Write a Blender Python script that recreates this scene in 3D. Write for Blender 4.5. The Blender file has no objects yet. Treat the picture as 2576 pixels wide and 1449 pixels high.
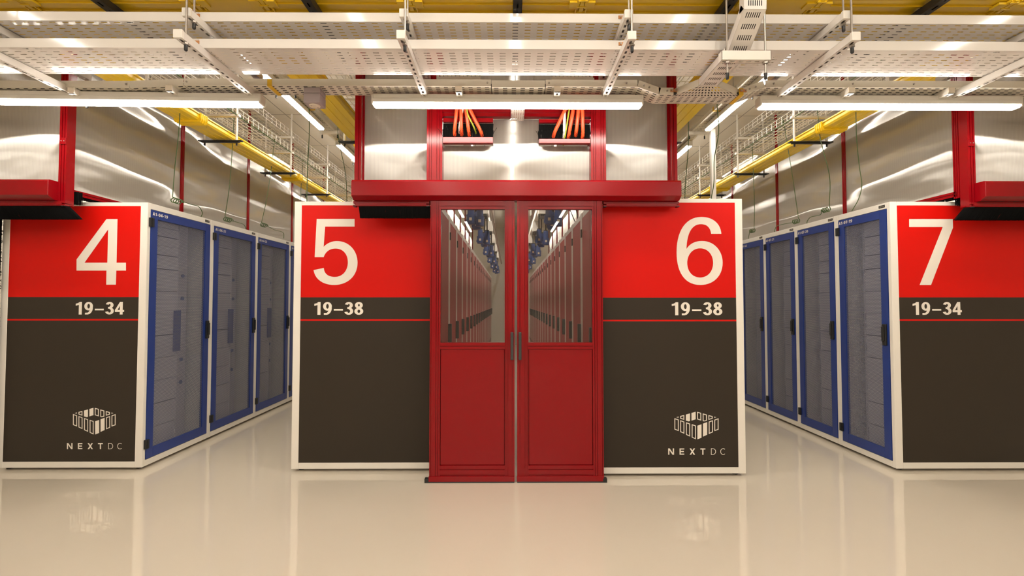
import bpy, bmesh, math, random
from mathutils import Vector, Matrix
from mathutils.geometry import tessellate_polygon
random.seed(4)
S = bpy.context.scene
C = S.collection

# ------------------------------------------------------------------ camera, world, exposure
F, PITCH, YAW, HC = 1166.92, 0.02993, 0.00667, 1.31749
cam = bpy.data.cameras.new('camera'); co = bpy.data.objects.new('camera', cam); C.objects.link(co)
cam.sensor_width = 36; cam.lens = F / 2576 * 36; cam.clip_start = 0.05
co.location = (0, 0, HC); co.rotation_euler = (math.pi / 2 + PITCH, 0, -YAW)
S.camera = co
S.view_settings.view_transform = 'Standard'; S.view_settings.look = 'None'
S.view_settings.gamma = 1; S.view_settings.use_curve_mapping = False
S.view_settings.exposure = 0.9
wd = bpy.data.worlds.new('world'); S.world = wd; wd.use_nodes = True
wd.node_tree.nodes['Background'].inputs[0].default_value = (1, .93, .84, 1)
wd.node_tree.nodes['Background'].inputs[1].default_value = 0.05
LAMP = 26.0            # strength of every lamp tube
S.cycles.transparent_max_bounces = 16
S.cycles.sample_clamp_indirect = 6
S.cycles.caustics_reflective = False

def W(u, v, X=None, Y=None, Z=None):
    """world point seen at pixel (u, v) of the 2576x1449 frame on the plane X, Y or Z = const"""
    a, b = (u - 1288) / F, -(v - 724.5) / F
    c, s = math.cos(PITCH), math.sin(PITCH)
    y, z, x = c - s * b, s + c * b, a
    c, s = math.cos(YAW), math.sin(YAW)
    x, y = c * x + s * y, -s * x + c * y
    t = Y / y if Y is not None else (X / x if X is not None else (Z - HC) / z)
    return Vector((x * t, y * t, HC + z * t))

# ------------------------------------------------------------------ materials
def mat(name, col, rough=.5, metal=0, coat=0, emit=0, bump=None, spec=.5):
    m = bpy.data.materials.new(name); m.use_nodes = True
    n = m.node_tree.nodes; l = m.node_tree.links; b = n['Principled BSDF']
    b.inputs['Base Color'].default_value = (*col, 1); b.inputs['Roughness'].default_value = rough
    b.inputs['Metallic'].default_value = metal; b.inputs['Coat Weight'].default_value = coat
    b.inputs['Coat Roughness'].default_value = .05
    b.inputs['Specular IOR Level'].default_value = spec
    if emit:
        b.inputs['Emission Color'].default_value = (*col, 1); b.inputs['Emission Strength'].default_value = emit
    if bump:
        t = n.new('ShaderNodeTexNoise'); t.inputs['Scale'].default_value = bump[0]; t.inputs['Detail'].default_value = 3
        tc = n.new('ShaderNodeTexCoord'); l.new(tc.outputs['Object'], t.inputs['Vector'])
        bp = n.new('ShaderNodeBump'); bp.inputs['Distance'].default_value = bump[1]; bp.inputs['Strength'].default_value = 1
        l.new(t.outputs['Fac'], bp.inputs['Height']); l.new(bp.outputs['Normal'], b.inputs['Normal'])
    return m

M = {}
M['white'] = mat('white_powder_coat', (.80, .76, .70), .38, bump=(300, .0001))
M['gloss_white'] = mat('glossy_white_steel', (.78, .74, .70), .12)
M['grey_white'] = mat('galvanised_white_steel', (.70, .65, .56), .35)
M['red'] = mat('crimson_aluminium', (.25, .0005, .004), .22, spec=.35)
M['slot'] = mat('dark_groove', (.05, .001, .002), .6)
M['sign_red'] = mat('sign_red_vinyl', (.62, .005, .002), .42, spec=.2)
M['sign_dark'] = mat('sign_charcoal_vinyl', (.034, .026, .019), .42, spec=.25)
M['sign_white'] = mat('sign_cream_vinyl', (.82, .76, .68), .45)
M['blue'] = mat('blue_powder_coat', (.013, .038, .22), .33)
M['plug_blue'] = mat('blue_plastic', (.05, .10, .30), .4)
M['black'] = mat('black_plastic', (.012, .012, .013), .35)
M['brush'] = mat('black_bristle', (.004, .004, .004), .8, spec=.12)
M['steel'] = mat('zinc_rod', (.42, .38, .34), .35, .8)
M['yellow'] = mat('yellow_plastic', (.93, .62, .02), .25, coat=.3)
M['ytape'] = mat('yellow_tape', (.75, .46, .02), .5)
M['copper'] = mat('copper_strap', (.60, .28, .12), .35, .6)
M['tube'] = mat('lit_tube', (1, .93, .82), .5, emit=LAMP)
M['housing'] = mat('lamp_housing', (.72, .68, .62), .35)
M['orange'] = mat('orange_cable', (.90, .10, .025), .35)
M['green'] = mat('green_wire', (.045, .09, .02), .5)
M['greenyellow'] = mat('green_yellow_wire', (.35, .42, .03), .5)
M['grey_box'] = mat('mauve_grey_plastic', (.40, .34, .36), .5)
M['cream'] = mat('cream_plastic', (.80, .72, .60), .4)
M['interior'] = mat('rack_interior', (.62, .60, .62), .5)
M['ceiling'] = mat('ceiling_paint', (.72, .66, .57), .6)
M['wall'] = mat('wall_paint', (.70, .65, .57), .5, bump=(3, .002))
M['wcable'] = mat('white_cable', (.75, .72, .68), .4)
M['handle'] = mat('graphite_handle', (.035, .038, .038), .4)
M['bcable'] = mat('black_cable', (.02, .02, .02), .4)

def ceiling_nodes():
    m = M['ceiling']; n = m.node_tree.nodes; l = m.node_tree.links; b = n['Principled BSDF']
    tc = n.new('ShaderNodeTexCoord'); sp = n.new('ShaderNodeSeparateXYZ'); l.new(tc.outputs['Object'], sp.inputs[0])
    outs = []
    for ax, off in ((0, 2.925), (1, -6.05 + .02)):
        a = n.new('ShaderNodeMath'); a.operation = 'ADD'; a.inputs[1].default_value = off + 60 + .6
        l.new(sp.outputs[ax], a.inputs[0])
        d = n.new('ShaderNodeMath'); d.operation = 'PINGPONG'; d.inputs[1].default_value = .6; l.new(a.outputs[0], d.inputs[0])
        s = n.new('ShaderNodeMath'); s.operation = 'GREATER_THAN'; s.inputs[1].default_value = .594; l.new(d.outputs[0], s.inputs[0])
        outs.append(s)
    mx = n.new('ShaderNodeMath'); mx.operation = 'MAXIMUM'; l.new(outs[0].outputs[0], mx.inputs[0]); l.new(outs[1].outputs[0], mx.inputs[1])
    cm = n.new('ShaderNodeMix'); cm.data_type = 'RGBA'
    cm.inputs[6].default_value = (.72, .66, .57, 1); cm.inputs[7].default_value = (.28, .25, .22, 1)
    l.new(mx.outputs[0], cm.inputs[0]); l.new(cm.outputs[2], b.inputs['Base Color'])
ceiling_nodes()

def floor_mat():
    m = mat('epoxy_floor', (.68, .58, .46), .0); m.node_tree.nodes['Principled BSDF'].inputs['IOR'].default_value = 1.75
    n = m.node_tree.nodes; l = m.node_tree.links; b = n['Principled BSDF']
    tc = n.new('ShaderNodeTexCoord')
    t = n.new('ShaderNodeTexNoise'); t.inputs['Scale'].default_value = 1.3; t.inputs['Detail'].default_value = 4
    l.new(tc.outputs['Object'], t.inputs['Vector'])
    cm = n.new('ShaderNodeMix'); cm.data_type = 'RGBA'
    cm.inputs[6].default_value = (.60, .535, .435, 1); cm.inputs[7].default_value = (.64, .575, .475, 1)
    l.new(t.outputs['Fac'], cm.inputs[0]); l.new(cm.outputs[2], b.inputs['Base Color'])
    t2 = n.new('ShaderNodeTexNoise'); t2.inputs['Scale'].default_value = 5; t2.inputs['Detail'].default_value = 2
    l.new(tc.outputs['Object'], t2.inputs['Vector'])
    bp = n.new('ShaderNodeBump'); bp.inputs['Distance'].default_value = .00006
    l.new(t2.outputs['Fac'], bp.inputs['Height']); l.new(bp.outputs['Normal'], b.inputs['Normal'])
    return m
M['floor'] = floor_mat()

def poly_mat(name, wav, clear, ro):
    """fluted multiwall polycarbonate sheet: vertical flutes, soft waves, partly see-through"""
    m = bpy.data.materials.new(name); m.use_nodes = True
    n = m.node_tree.nodes; l = m.node_tree.links; n.remove(n['Principled BSDF'])
    out = n['Material Output']; tc = n.new('ShaderNodeTexCoord'); sp = n.new('ShaderNodeSeparateXYZ')
    l.new(tc.outputs['Object'], sp.inputs[0])
    ad = n.new('ShaderNodeMath'); ad.operation = 'ADD'; l.new(sp.outputs[0], ad.inputs[0]); l.new(sp.outputs[1], ad.inputs[1])
    mu = n.new('ShaderNodeMath'); mu.operation = 'MULTIPLY'; mu.inputs[1].default_value = 2 * math.pi / .0105; l.new(ad.outputs[0], mu.inputs[0])
    si = n.new('ShaderNodeMath'); si.operation = 'SINE'; l.new(mu.outputs[0], si.inputs[0])
    mp = n.new('ShaderNodeMapping'); mp.inputs['Scale'].default_value = (.8, .20, .95); l.new(tc.outputs['Object'], mp.inputs[0])
    t = n.new('ShaderNodeTexNoise'); t.inputs['Scale'].default_value = 1.6; t.inputs['Detail'].default_value = 1.6; l.new(mp.outputs[0], t.inputs['Vector'])
    b1 = n.new('ShaderNodeBump'); b1.inputs['Distance'].default_value = wav; b1.inputs['Strength'].default_value = 1; l.new(t.outputs['Fac'], b1.inputs['Height'])
    b2 = n.new('ShaderNodeBump'); b2.inputs['Distance'].default_value = .00011; b2.inputs['Strength'].default_value = 1
    l.new(si.outputs[0], b2.inputs['Height']); l.new(b1.outputs[0], b2.inputs['Normal'])
    gl = n.new('ShaderNodeBsdfGlossy'); gl.inputs['Roughness'].default_value = ro; gl.inputs['Anisotropy'].default_value = .95; gl.inputs['Color'].default_value = (1, .97, .92, 1)
    l.new(b2.outputs[0], gl.inputs['Normal'])
    tg = n.new('ShaderNodeCombineXYZ'); tg.inputs[2].default_value = 1; l.new(tg.outputs[0], gl.inputs['Tangent'])
    tr = n.new('ShaderNodeBsdfTransparent'); tr.inputs['Color'].default_value = (.93, .90, .86, 1)
    tl = n.new('ShaderNodeBsdfTranslucent'); tl.inputs['Color'].default_value = (.88, .83, .76, 1)
    df = n.new('ShaderNodeBsdfDiffuse'); df.inputs['Color'].default_value = (.74, .68, .60, 1)
    m1 = n.new('ShaderNodeMixShader'); m1.inputs[0].default_value = .5; l.new(tl.outputs[0], m1.inputs[1]); l.new(df.outputs[0], m1.inputs[2])
    m2 = n.new('ShaderNodeMixShader'); m2.inputs[0].default_value = clear; l.new(m1.outputs[0], m2.inputs[1])
    rf = n.new('ShaderNodeBsdfRefraction'); rf.inputs['Roughness'].default_value = .28; rf.inputs['IOR'].default_value = 1.25; rf.inputs['Color'].default_value = (.97, .95, .92, 1)
    l.new(b2.outputs[0], rf.inputs['Normal'])
    m4 = n.new('ShaderNodeMixShader'); m4.inputs[0].default_value = .5; l.new(tr.outputs[0], m4.inputs[1]); l.new(rf.outputs[0], m4.inputs[2]); l.new(m4.outputs[0], m2.inputs[2])
    rb = n.new('ShaderNodeMapRange'); rb.inputs[1].default_value = .55; rb.inputs[2].default_value = 1; rb.inputs[3].default_value = 1; rb.inputs[4].default_value = .72
    l.new(si.outputs[0], rb.inputs[0])
    for q, c_ in ((tl, (.90, .85, .78)), (df, (.76, .70, .62))):
        vm = n.new('ShaderNodeVectorMath'); vm.operation = 'SCALE'; vm.inputs[0].default_value = c_; l.new(rb.outputs[0], vm.inputs['Scale']); l.new(vm.outputs[0], q.inputs['Color'])
    fr = n.new('ShaderNodeFresnel'); fr.inputs['IOR'].default_value = 1.6; l.new(b1.outputs[0], fr.inputs['Normal'])
    fm = n.new('ShaderNodeMath'); fm.operation = 'MULTIPLY_ADD'; fm.inputs[1].default_value = 1.0; fm.inputs[2].default_value = .30; l.new(fr.outputs[0], fm.inputs[0])
    m3 = n.new('ShaderNodeMixShader'); l.new(fm.outputs[0], m3.inputs[0]); l.new(m2.outputs[0], m3.inputs[1]); l.new(gl.outputs[0], m3.inputs[2])
    l.new(m3.outputs[0], out.inputs[0]); return m
M['poly'] = poly_mat('fluted_polycarbonate', .015, .42, .24)
M['polyside'] = poly_mat('wavy_polycarbonate', .26, .35, .30)

def glass_mat():
    m = bpy.data.materials.new('door_glass'); m.use_nodes = True
    n = m.node_tree.nodes; l = m.node_tree.links; n.remove(n['Principled BSDF'])
    gl = n.new('ShaderNodeBsdfGlossy'); gl.inputs['Roughness'].default_value = .0
    tr = n.new('ShaderNodeBsdfTransparent'); tr.inputs['Color'].default_value = (.99, .99, .98, 1)
    fr = n.new('ShaderNodeFresnel'); fr.inputs['IOR'].default_value = 1.55
    mx = n.new('ShaderNodeMixShader'); l.new(fr.outputs[0], mx.inputs[0]); l.new(tr.outputs[0], mx.inputs[1]); l.new(gl.outputs[0], mx.inputs[2])
    l.new(mx.outputs[0], n['Material Output'].inputs[0]); return m
M['glass'] = glass_mat()

def mesh_mat(name, col, pitch, r):
    """perforated sheet: staggered round holes cut in the y-z plane of the door"""
    m = mat(name, col, .4); n = m.node_tree.nodes; l = m.node_tree.links
    tc = n.new('ShaderNodeTexCoord'); sp = n.new('ShaderNodeSeparateXYZ'); l.new(tc.outputs['Object'], sp.inputs[0])
    def math2(op, a, b=None, c=None):
        k = n.new('ShaderNodeMath'); k.operation = op
        for i, q in enumerate((a, b, c)):
            if q is None: continue
            if isinstance(q, (int, float)): k.inputs[i].default_value = q
            else: l.new(q, k.inputs[i])
        return k.outputs[0]
    y = math2('DIVIDE', math2('ADD', sp.outputs[1], 50.), pitch); z = math2('DIVIDE', math2('ADD', sp.outputs[2], 50.), pitch * .866)
    row = math2('FLOOR', z); odd = math2('MULTIPLY', math2('MODULO', row, 2), .5)
    fy = math2('SUBTRACT', math2('FRACT', math2('ADD', y, odd)), .5); fz = math2('MULTIPLY', math2('SUBTRACT', math2('FRACT', z), .5), .866)
    d = math2('SQRT', math2('ADD', math2('MULTIPLY', fy, fy), math2('MULTIPLY', fz, fz)))
    h = math2('LESS_THAN', d, r)
    tr = n.new('ShaderNodeBsdfTransparent'); mx = n.new('ShaderNodeMixShader')
    l.new(h, mx.inputs[0]); l.new(n['Principled BSDF'].outputs[0], mx.inputs[1]); l.new(tr.outputs[0], mx.inputs[2])
    l.new(mx.outputs[0], n['Material Output'].inputs[0]); return m
M['bluemesh'] = mesh_mat('blue_perforated_sheet', (.14, .145, .21), .012, .34)
M['redmesh'] = mesh_mat('red_perforated_sheet', (.30, .012, .014), .013, .25)

# ------------------------------------------------------------------ mesh helpers
WMX = {}
class MB:
    def __init__(s): s.v = []; s.f = []; s.smooth = False
    def quad(s, *p):
        k = len(s.v); s.v += [Vector(q) for q in p]; s.f.append(tuple(range(k, k + len(p)))); return s
    def obox(s, o, a, b, c):
        """box from corner o with edge vectors a, b, c"""
        o, a, b, c = map(Vector, (o, a, b, c)); k = len(s.v)
        s.v += [o, o + a, o + a + b, o + b, o + c, o + a + c, o + a + b + c, o + b + c]
        fs = [(0, 3, 2, 1), (4, 5, 6, 7), (0, 1, 5, 4), (1, 2, 6, 5), (2, 3, 7, 6), (3, 0, 4, 7)]
        if a.cross(b).dot(c) < 0: fs = [f[::-1] for f in fs]
        s.f += [tuple(i + k for i in f) for f in fs]; return s
    def box(s, x0, x1, y0, y1, z0, z1):
        x0, x1 = sorted((x0, x1)); y0, y1 = sorted((y0, y1)); z0, z1 = sorted((z0, z1))
        return s.obox((x0, y0, z0), (x1 - x0, 0, 0), (0, y1 - y0, 0), (0, 0, z1 - z0))
    def tube(s, pts, r, n=8):
        s.smooth = True; pts = [Vector(p) for p in pts]; k0 = len(s.v); up = Vector((0, 0, 1)); ref = None
        for i, p in enumerate(pts):
            d = (pts[min(i + 1, len(pts) - 1)] - pts[max(i - 1, 0)]).normalized()
            if ref is None: ref = d.orthogonal().normalized()
            a = (ref - d * ref.dot(d))
            a = a.normalized() if a.length > 1e-6 else d.orthogonal().normalized()
            ref = a; b = d.cross(a)
            for j in range(n):
                t = 2 * math.pi * j / n; s.v.append(p + (a * math.cos(t) + b * math.sin(t)) * (r if not isinstance(r, (list, tuple)) else r[i]))
        for i in range(len(pts) - 1):
            for j in range(n):
                s.f.append((k0 + i * n + j, k0 + i * n + (j + 1) % n, k0 + (i + 1) * n + (j + 1) % n, k0 + (i + 1) * n + j))
        s.f.append(tuple(k0 + j for j in reversed(range(n)))); e = k0 + (len(pts) - 1) * n
        s.f.append(tuple(e + j for j in range(n))); return s
    def extrude(s, prof, vec):
        """closed planar profile (3D points) swept along vec"""
        prof = [Vector(p) for p in prof]; vec = Vector(vec); k = len(s.v); n = len(prof)
        s.v += prof + [p + vec for p in prof]
        for i in range(n): s.f.append((k + i, k + (i + 1) % n, k + n + (i + 1) % n, k + n + i))
        for a, b, c in tessellate_polygon([prof]):
            s.f.append((k + a, k + b, k + c)); s.f.append((k + n + c, k + n + b, k + n + a))
        return s
    def poly(s, loops):
        """flat polygon with holes"""
        loops = [[Vector(p) for p in lp] for lp in loops]; k = len(s.v)
        for lp in loops: s.v += lp
        for t in tessellate_polygon(loops): s.f.append(tuple(k + i for i in t))
        return s
    def plate(s, o, a, b, na, nb, fa, fb, a0=0, stag=0):
        """perforated sheet: o corner, a and b full edge vectors, na x nb cells, each with a slot of fa x fb of the cell"""
        o, a, b = Vector(o), Vector(a), Vector(b); ca, cb = a / na, b / nb
        for i in range(na):
            for j in range(nb):
                p = o + ca * i + cb * j
                P = [p, p + ca, p + ca + cb, p + cb]
                q = p + ca * (1 - fa) / 2 + cb * (1 - fb) / 2
                r = ca * fa; t = cb * fb; e = r * .15
                Q = [q, q + r, q + r + t, q + t]; k = len(s.v); s.v += P + Q
                for x in range(4): s.f.append((k + x, k + (x + 1) % 4, k + 4 + (x + 1) % 4, k + 4 + x))
        return s
    def build(s, name, m, parent=None, bevel=0, doubles=False, recalc=True):
        me = bpy.data.meshes.new(name)
        if parent is None:
            xs = [p.x for p in s.v]; ys = [p.y for p in s.v]; zs = [p.z for p in s.v]
            mw = Matrix.Translation(((min(xs) + max(xs)) / 2, (min(ys) + max(ys)) / 2, min(zs)))
        else: mw = WMX[parent.name]
        inv = mw.inverted()
        me.from_pydata([tuple(inv @ p) for p in s.v], [], s.f)
        if recalc or doubles:
            bm = bmesh.new(); bm.from_mesh(me)
            if doubles: bmesh.ops.remove_doubles(bm, verts=bm.verts, dist=1e-5)
            bmesh.ops.recalc_face_normals(bm, faces=bm.faces); bm.to_mesh(me); bm.free()
        for mm in (m if isinstance(m, list) else [m]): me.materials.append(M[mm])
        if s.smooth:
            for p in me.polygons: p.use_smooth = True
            try: me.set_sharp_from_angle(angle=math.radians(35))
            except Exception: pass
        o = bpy.data.objects.new(name, me); C.objects.link(o)
        if parent: o.parent = parent
        else: o.matrix_world = mw
        WMX[o.name] = mw
        if bevel:
            bv = o.modifiers.new('bevel', 'BEVEL'); bv.width = bevel; bv.segments = 2; bv.limit_method = 'ANGLE'; bv.angle_limit = math.radians(40)
        return o

def tag(o, label=None, cat=None, group=None, kind=None):
    if label: o['label'] = label
    if cat: o['category'] = cat
    if group: o['group'] = group
    if kind: o['kind'] = kind
    return o
def root(name, loc, label, cat, group=None, rz=0):
    o = bpy.data.objects.new(name, None); C.objects.link(o); o.empty_display_size = .05
    o.location = loc; o.rotation_euler = (0, 0, rz)
    WMX[o.name] = Matrix.Translation(loc) @ Matrix.Rotation(rz, 4, 'Z')
    return tag(o, label, cat, group)
def copy_tree(o, parent=None):
    c = o.copy(); C.objects.link(c); c.parent = parent
    for ch in list(o.children): copy_tree(ch, c)
    return c
def shifted(o, d, label, group=None):
    c = copy_tree(o); c.location = o.location + Vector(d); c['label'] = label
    if group: c['group'] = group
    WMX[c.name] = Matrix.Translation(c.location) @ Matrix.Rotation(c.rotation_euler.z, 4, 'Z')
    return c
def arc(c, r0, r1, a0, a1, n=10):
    return [(c[0] + r0 * math.cos(a0 + (a1 - a0) * i / n), c[1] + r1 * math.sin(a0 + (a1 - a0) * i / n)) for i in range(n + 1)]
def bez(p0, p1, p2, p3, n=14):
    r = []
    for i in range(n):
        t = i / n; a, b, c, d = (1 - t) ** 3, 3 * t * (1 - t) ** 2, 3 * t * t * (1 - t), t ** 3
        r.append((a * p0[0] + b * p1[0] + c * p2[0] + d * p3[0], a * p0[1] + b * p1[1] + c * p2[1] + d * p3[1]))
    return r
def curve_pts(pts, n=6):
    """Catmull-Rom through 3D points"""
    P = [Vector(p) for p in pts]; P = [2 * P[0] - P[1]] + P + [2 * P[-1] - P[-2]]; r = []
    for i in range(1, len(P) - 2):
        for k in range(n):
            t = k / n
            r.append(.5 * ((2 * P[i]) + (-P[i - 1] + P[i + 1]) * t + (2 * P[i - 1] - 5 * P[i] + 4 * P[i + 1] - P[i + 2]) * t * t + (-P[i - 1] + 3 * P[i] - 3 * P[i + 1] + P[i + 2]) * t ** 3))
    r.append(P[-2]); return r
ORD = ['first', 'second', 'third', 'fourth', 'fifth', 'sixth', 'seventh', 'eighth', 'ninth', 'tenth', 'eleventh', 'twelfth',
       'thirteenth', 'fourteenth', 'fifteenth', 'sixteenth', 'seventeenth', 'eighteenth', 'nineteenth', 'twentieth']

# ------------------------------------------------------------------ the room
ZC = 3.77
def struct(name, m, *bx):
    b = MB()
    for q in bx: b.box(*q)
    return tag(b.build(name, m), kind='structure')
def plain(name, m, *bx):                 # world-aligned object coordinates for patterned surfaces
    o = struct(name, m, *bx)
    mw = o.matrix_world.copy(); o.data.transform(mw); o.matrix_world = Matrix.Identity(4); return o
plain('floor', 'floor', (-7.5, 7.5, -9, 15.2, -.1, 0))
plain('ceiling', 'ceiling', (-7.5, 7.5, -9, 15.2, ZC, ZC + .1))
struct('wall_left', 'wall', (-7.6, -7.5, -9, 15.2, 0, ZC))
struct('wall_right', 'wall', (7.5, 7.6, -9, 15.2, 0, ZC))
struct('wall_rear', 'wall', (-7.6, 7.6, -9.1, -9, 0, ZC))
we = struct('wall_front', 'wall', (-7.6, 7.6, 15.2, 15.3, 0, ZC))
struct('trim_1', 'grey_white', (-.55, .65, 15.185, 15.2, 1.93, 1.95))
struct('trim_2', 'grey_white', (-.55, .65, 15.185, 15.2, .92, .94))

# ------------------------------------------------------------------ server racks
H, G, D = 2.09, .02, 1.14
XL, YL, XR, YR = -2.876, 3.697, 3.013, 3.632
X5, Y5, X6, Y6 = -1.692, 3.658, 1.794, 3.541
class RK:
    """maps (d into the rack, t from the viewer's left, z) to the world"""
    def __init__(s, X0, Y0, w, side): s.X, s.Y, s.w, s.s = X0, Y0, w, side
    def p(s, d, t, z): return (s.X - d, s.Y + t, z) if s.s > 0 else (s.X + d, s.Y + s.w - t, z)
    def box(s, mb, d0, d1, t0, t1, z0, z1):
        a, b = s.p(d0, t0, z0), s.p(d1, t1, z1); mb.box(a[0], b[0], a[1], b[1], z0 + G, z1 + G)

def glyph(c):
    """bold grotesque character as convex pieces in a unit-high box; returns (advance, pieces)"""
    P = []
    def ring(cx, cy, rx, ry, a0=0, a1=360, tx=.105, ty=.075, n=26):
        for i in range(n):
            a, b = math.radians(a0 + (a1 - a0) * i / n), math.radians(a0 + (a1 - a0) * (i + 1) / n)
            f = lambda t, s_: (cx + (rx + s_ * tx) * math.cos(t), cy + (ry + s_ * ty) * math.sin(t))
            P.append([f(a, -1), f(a, 1), f(b, 1), f(b, -1)])
    if c == '1': P += [[(.02, .70), (.24, .76), (.24, .90), (.02, .86)], [(.24, 0), (.45, 0), (.45, 1), (.24, .84)], [(.24, .84), (.45, 1), (.29, 1)], [(.02, .86), (.24, .88), (.29, 1), (.18, .90)]]; return .58, P
    if c == '0': ring(.31, .5, .20, .425); return .66, P
    if c == '8': ring(.31, .745, .165, .175, ty=.08); ring(.31, .275, .20, .20); return .66, P
    if c == '3': ring(.28, .745, .17, .178, 165, -90, ty=.077); ring(.28, .285, .20, .21, 90, -165); P.append([(.18, .46), (.30, .46), (.30, .60), (.18, .60)]); return .62, P
    if c == '9': ring(.30, .66, .195, .262); ring(.22, .52, .275, .445, 15, -78, tx=.10); P.append([(.06, .0), (.06, .14), (.28, .15), (.28, .0)]); return .66, P
    if c == '4': P += [[(.34, 0), (.54, 0), (.54, 1), (.34, 1)], [(0, .20), (.64, .20), (.64, .36), (0, .36)], [(0, .36), (.18, .36), (.38, .78), (.34, 1)]]; return .70, P
    if c == '2': ring(.29, .72, .18, .205, 180, -38); P += [[(.03, 0), (.56, 0), (.56, .16), (.03, .16)], [(.03, .16), (.28, .16), (.51, .53), (.36, .62)]]; return .64, P
    if c == '7': P += [[(.02, .83), (.56, .83), (.56, 1), (.02, 1)], [(.12, 0), (.33, 0), (.56, .83), (.35, .83)]]; return .62, P
    if c == 'A': P += [[(0, 0), (.20, 0), (.44, 1), (.26, 1)], [(.50, 0), (.70, 0), (.46, 1), (.28, 1)], [(.14, .20), (.56, .20), (.52, .36), (.18, .36)]]; return .74, P
    if c == '–': P += [[(.04, .33), (.66, .33), (.66, .455), (.04, .455)]]; return .74, P
    if c == '-': P += [[(.02, .30), (.34, .30), (.34, .46), (.02, .46)]]; return .40, P
    return .4, P
def text_mesh(name, body, h, out, place, m, parent, width=None):
    """lettering laid flat: place(x, y) -> world point; x, y in metres from the lower left of the first letter"""
    x = 0; items = []
    for c in body:
        adv, P = glyph(c); items.append((x, P)); x += adv + .04
    xs = [q[0] + a for a, P in items for p in P for q in p]; x0, x1 = min(xs), max(xs); k = (width / (x1 - x0)) if width else h
    mb = MB()
    for a, P in items:
        for i, p in enumerate(P):      # overlapping strokes sit a hair above each other
            mb.quad(*[Vector(place((q[0] + a - x0) * k, q[1] * h)) + Vector(out) * 8e-6 * i for q in p])
    return mb.build(name, m, parent, recalc=False)

def make_rack(name, rk, wide, label, group):
    w = rk.w; R = root(name, Vector(rk.p(0, w / 2, 0)), label, 'server rack', group)
    f = MB()
    for t0, t1 in ((0, .028), (w - .028, w)): rk.box(f, 0, .09, t0, t1, 0, H)
    rk.box(f, 0, .09, .028, w - .028, H - .048, H); rk.box(f, 0, .09, .028, w - .028, 0, .048)
    rk.box(f, .09, D, 0, w, H - .012, H); rk.box(f, .09, D, 0, w, 0, .02)
    rk.box(f, .09, D, 0, .004, .02, H - .012); rk.box(f, .09, D, w - .004, w, .02, H - .012)
    rk.box(f, D - .01, D, .004, w - .004, .02, H - .012)
    f.build('frame', 'white', R, bevel=.002)
    ft = MB()
    for d in (.06, D - .06):
        for t in (.05, w - .05):
            ft = MB(); p = rk.p(d, t, 0); ft.tube([(p[0], p[1], 0), (p[0], p[1], G + .002)], .022, 10)
            ft.build('foot', 'black', R)
    dr = MB(); z0, z1 = .052, H - .052; t0, t1 = .032, w - .032; st = .068
    for a, b, c, e in ((t0, t0 + st, z0, z1), (t1 - st, t1, z0, z1), (t0 + st, t1 - st, z1 - st, z1), (t0 + st, t1 - st, z0, z0 + st + .008)):
        rk.box(dr, -.004, .022, a, b, c, e)
    dr_o = dr.build('door', 'blue', R, bevel=.0015)
    ms = MB(); q = [rk.p(.006, t, z + G) for t, z in ((t0 + st, z0 + st), (t1 - st, z0 + st), (t1 - st, z1 - st), (t0 + st, z1 - st))]
    ms.quad(*q).build('mesh_panel', 'bluemesh', dr_o)
    for z in (H - .19, .135):
        hg = MB(); rk.box(hg, -.018, .004, .010, .048, z, z + .072); rk.box(hg, -.022, -.018, .024, .034, z + .004, z + .068)
        hg.build('hinge', 'black', R, bevel=.003)
    hd = MB(); rk.box(hd, -.022, -.003, t1 - .048, t1 - .014, .95, 1.12); rk.box(hd, -.034, -.022, t1 - .041, t1 - .021, .985, 1.10)
    ho = hd.build('door_handle', 'black', R, bevel=.004)
    bd = MB(); rk.box(bd, -.002, 0, w - .105, w - .045, H - .034, H - .014); bo = bd.build('badge', 'black', R)
    bt = MB()
    for a, b in ((.098, .078), (.074, .066), (.062, .052)): rk.box(bt, -.0028, -.002, w - a, w - b, H - .028, H - .020)
    bt.build('badge_mark', 'steel', bo)
    # inside: blanking panels on the rails and the open side channel
    if wide: ta, tb, sa, sb = .05, .50, .50, w - .05
    else: ta, tb, sa, sb = .19, w - .05, .05, .19
    zz = [.06, .25, .44, .63, .82, 1.01, 1.20, 1.39, 1.58, 1.70, 1.78, 1.86, 1.94, 2.02]
    for a, b in zip(zz, zz[1:]):
        bp = MB(); rk.box(bp, .11, .114, ta, tb, a + .003, b - .003); rk.box(bp, .106, .11, ta, tb, a + .003, a + .009)
        bp.build('blanking_panel', 'interior', R)
    sc = MB(); rk.box(sc, .20, .204, sa, sb, .03, H - .03)
    rk.box(sc, .10, .20, (sa - .004 if wide else sb), (sa if wide else sb + .004), .03, H - .03)
    sc.build('side_channel', 'interior', R)
    if wide:
        for za, zb in ((1.30, 1.88), (.25, .82)):
            sp = MB(); rk.box(sp, .16, .20, sa + .02, sa + .085, za, zb); rk.box(sp, .152, .16, sa + .035, sa + .05, za, zb); rk.box(sp, .152, .16, sa + .06, sa + .075, za, zb)
            sp.build('cable_guide', 'interior', R)
        sp = MB(); rk.box(sp, .09, .104, sa - .05, sa + .025, .86, 1.22); sp.build('power_strip', 'blue', R)
    tk = sb - .065
    for z in (1.56, 1.35, .78, .57):
        kb = MB(); a = rk.p(.20, tk if wide else sa + .07, z); b = rk.p(.188, tk if wide else sa + .07, z); kb.tube([a, b], .017, 12)
        kb.build('knob', 'plug_blue', R)
    return R
def rack_id(rk, R, s):
    text_mesh('rack_code', s, .026, (rk.s, 0, 0), lambda x, y: rk.p(-.0055, .042 + x, G + H - .094 + y), 'sign_white', R, width=.165)
wordfor = {4: 'left', 7: 'right'}
racks = {}
rk4 = RK(XL, YL, .8, 1); rk7 = RK(XR, YR, .6, -1)
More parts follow.
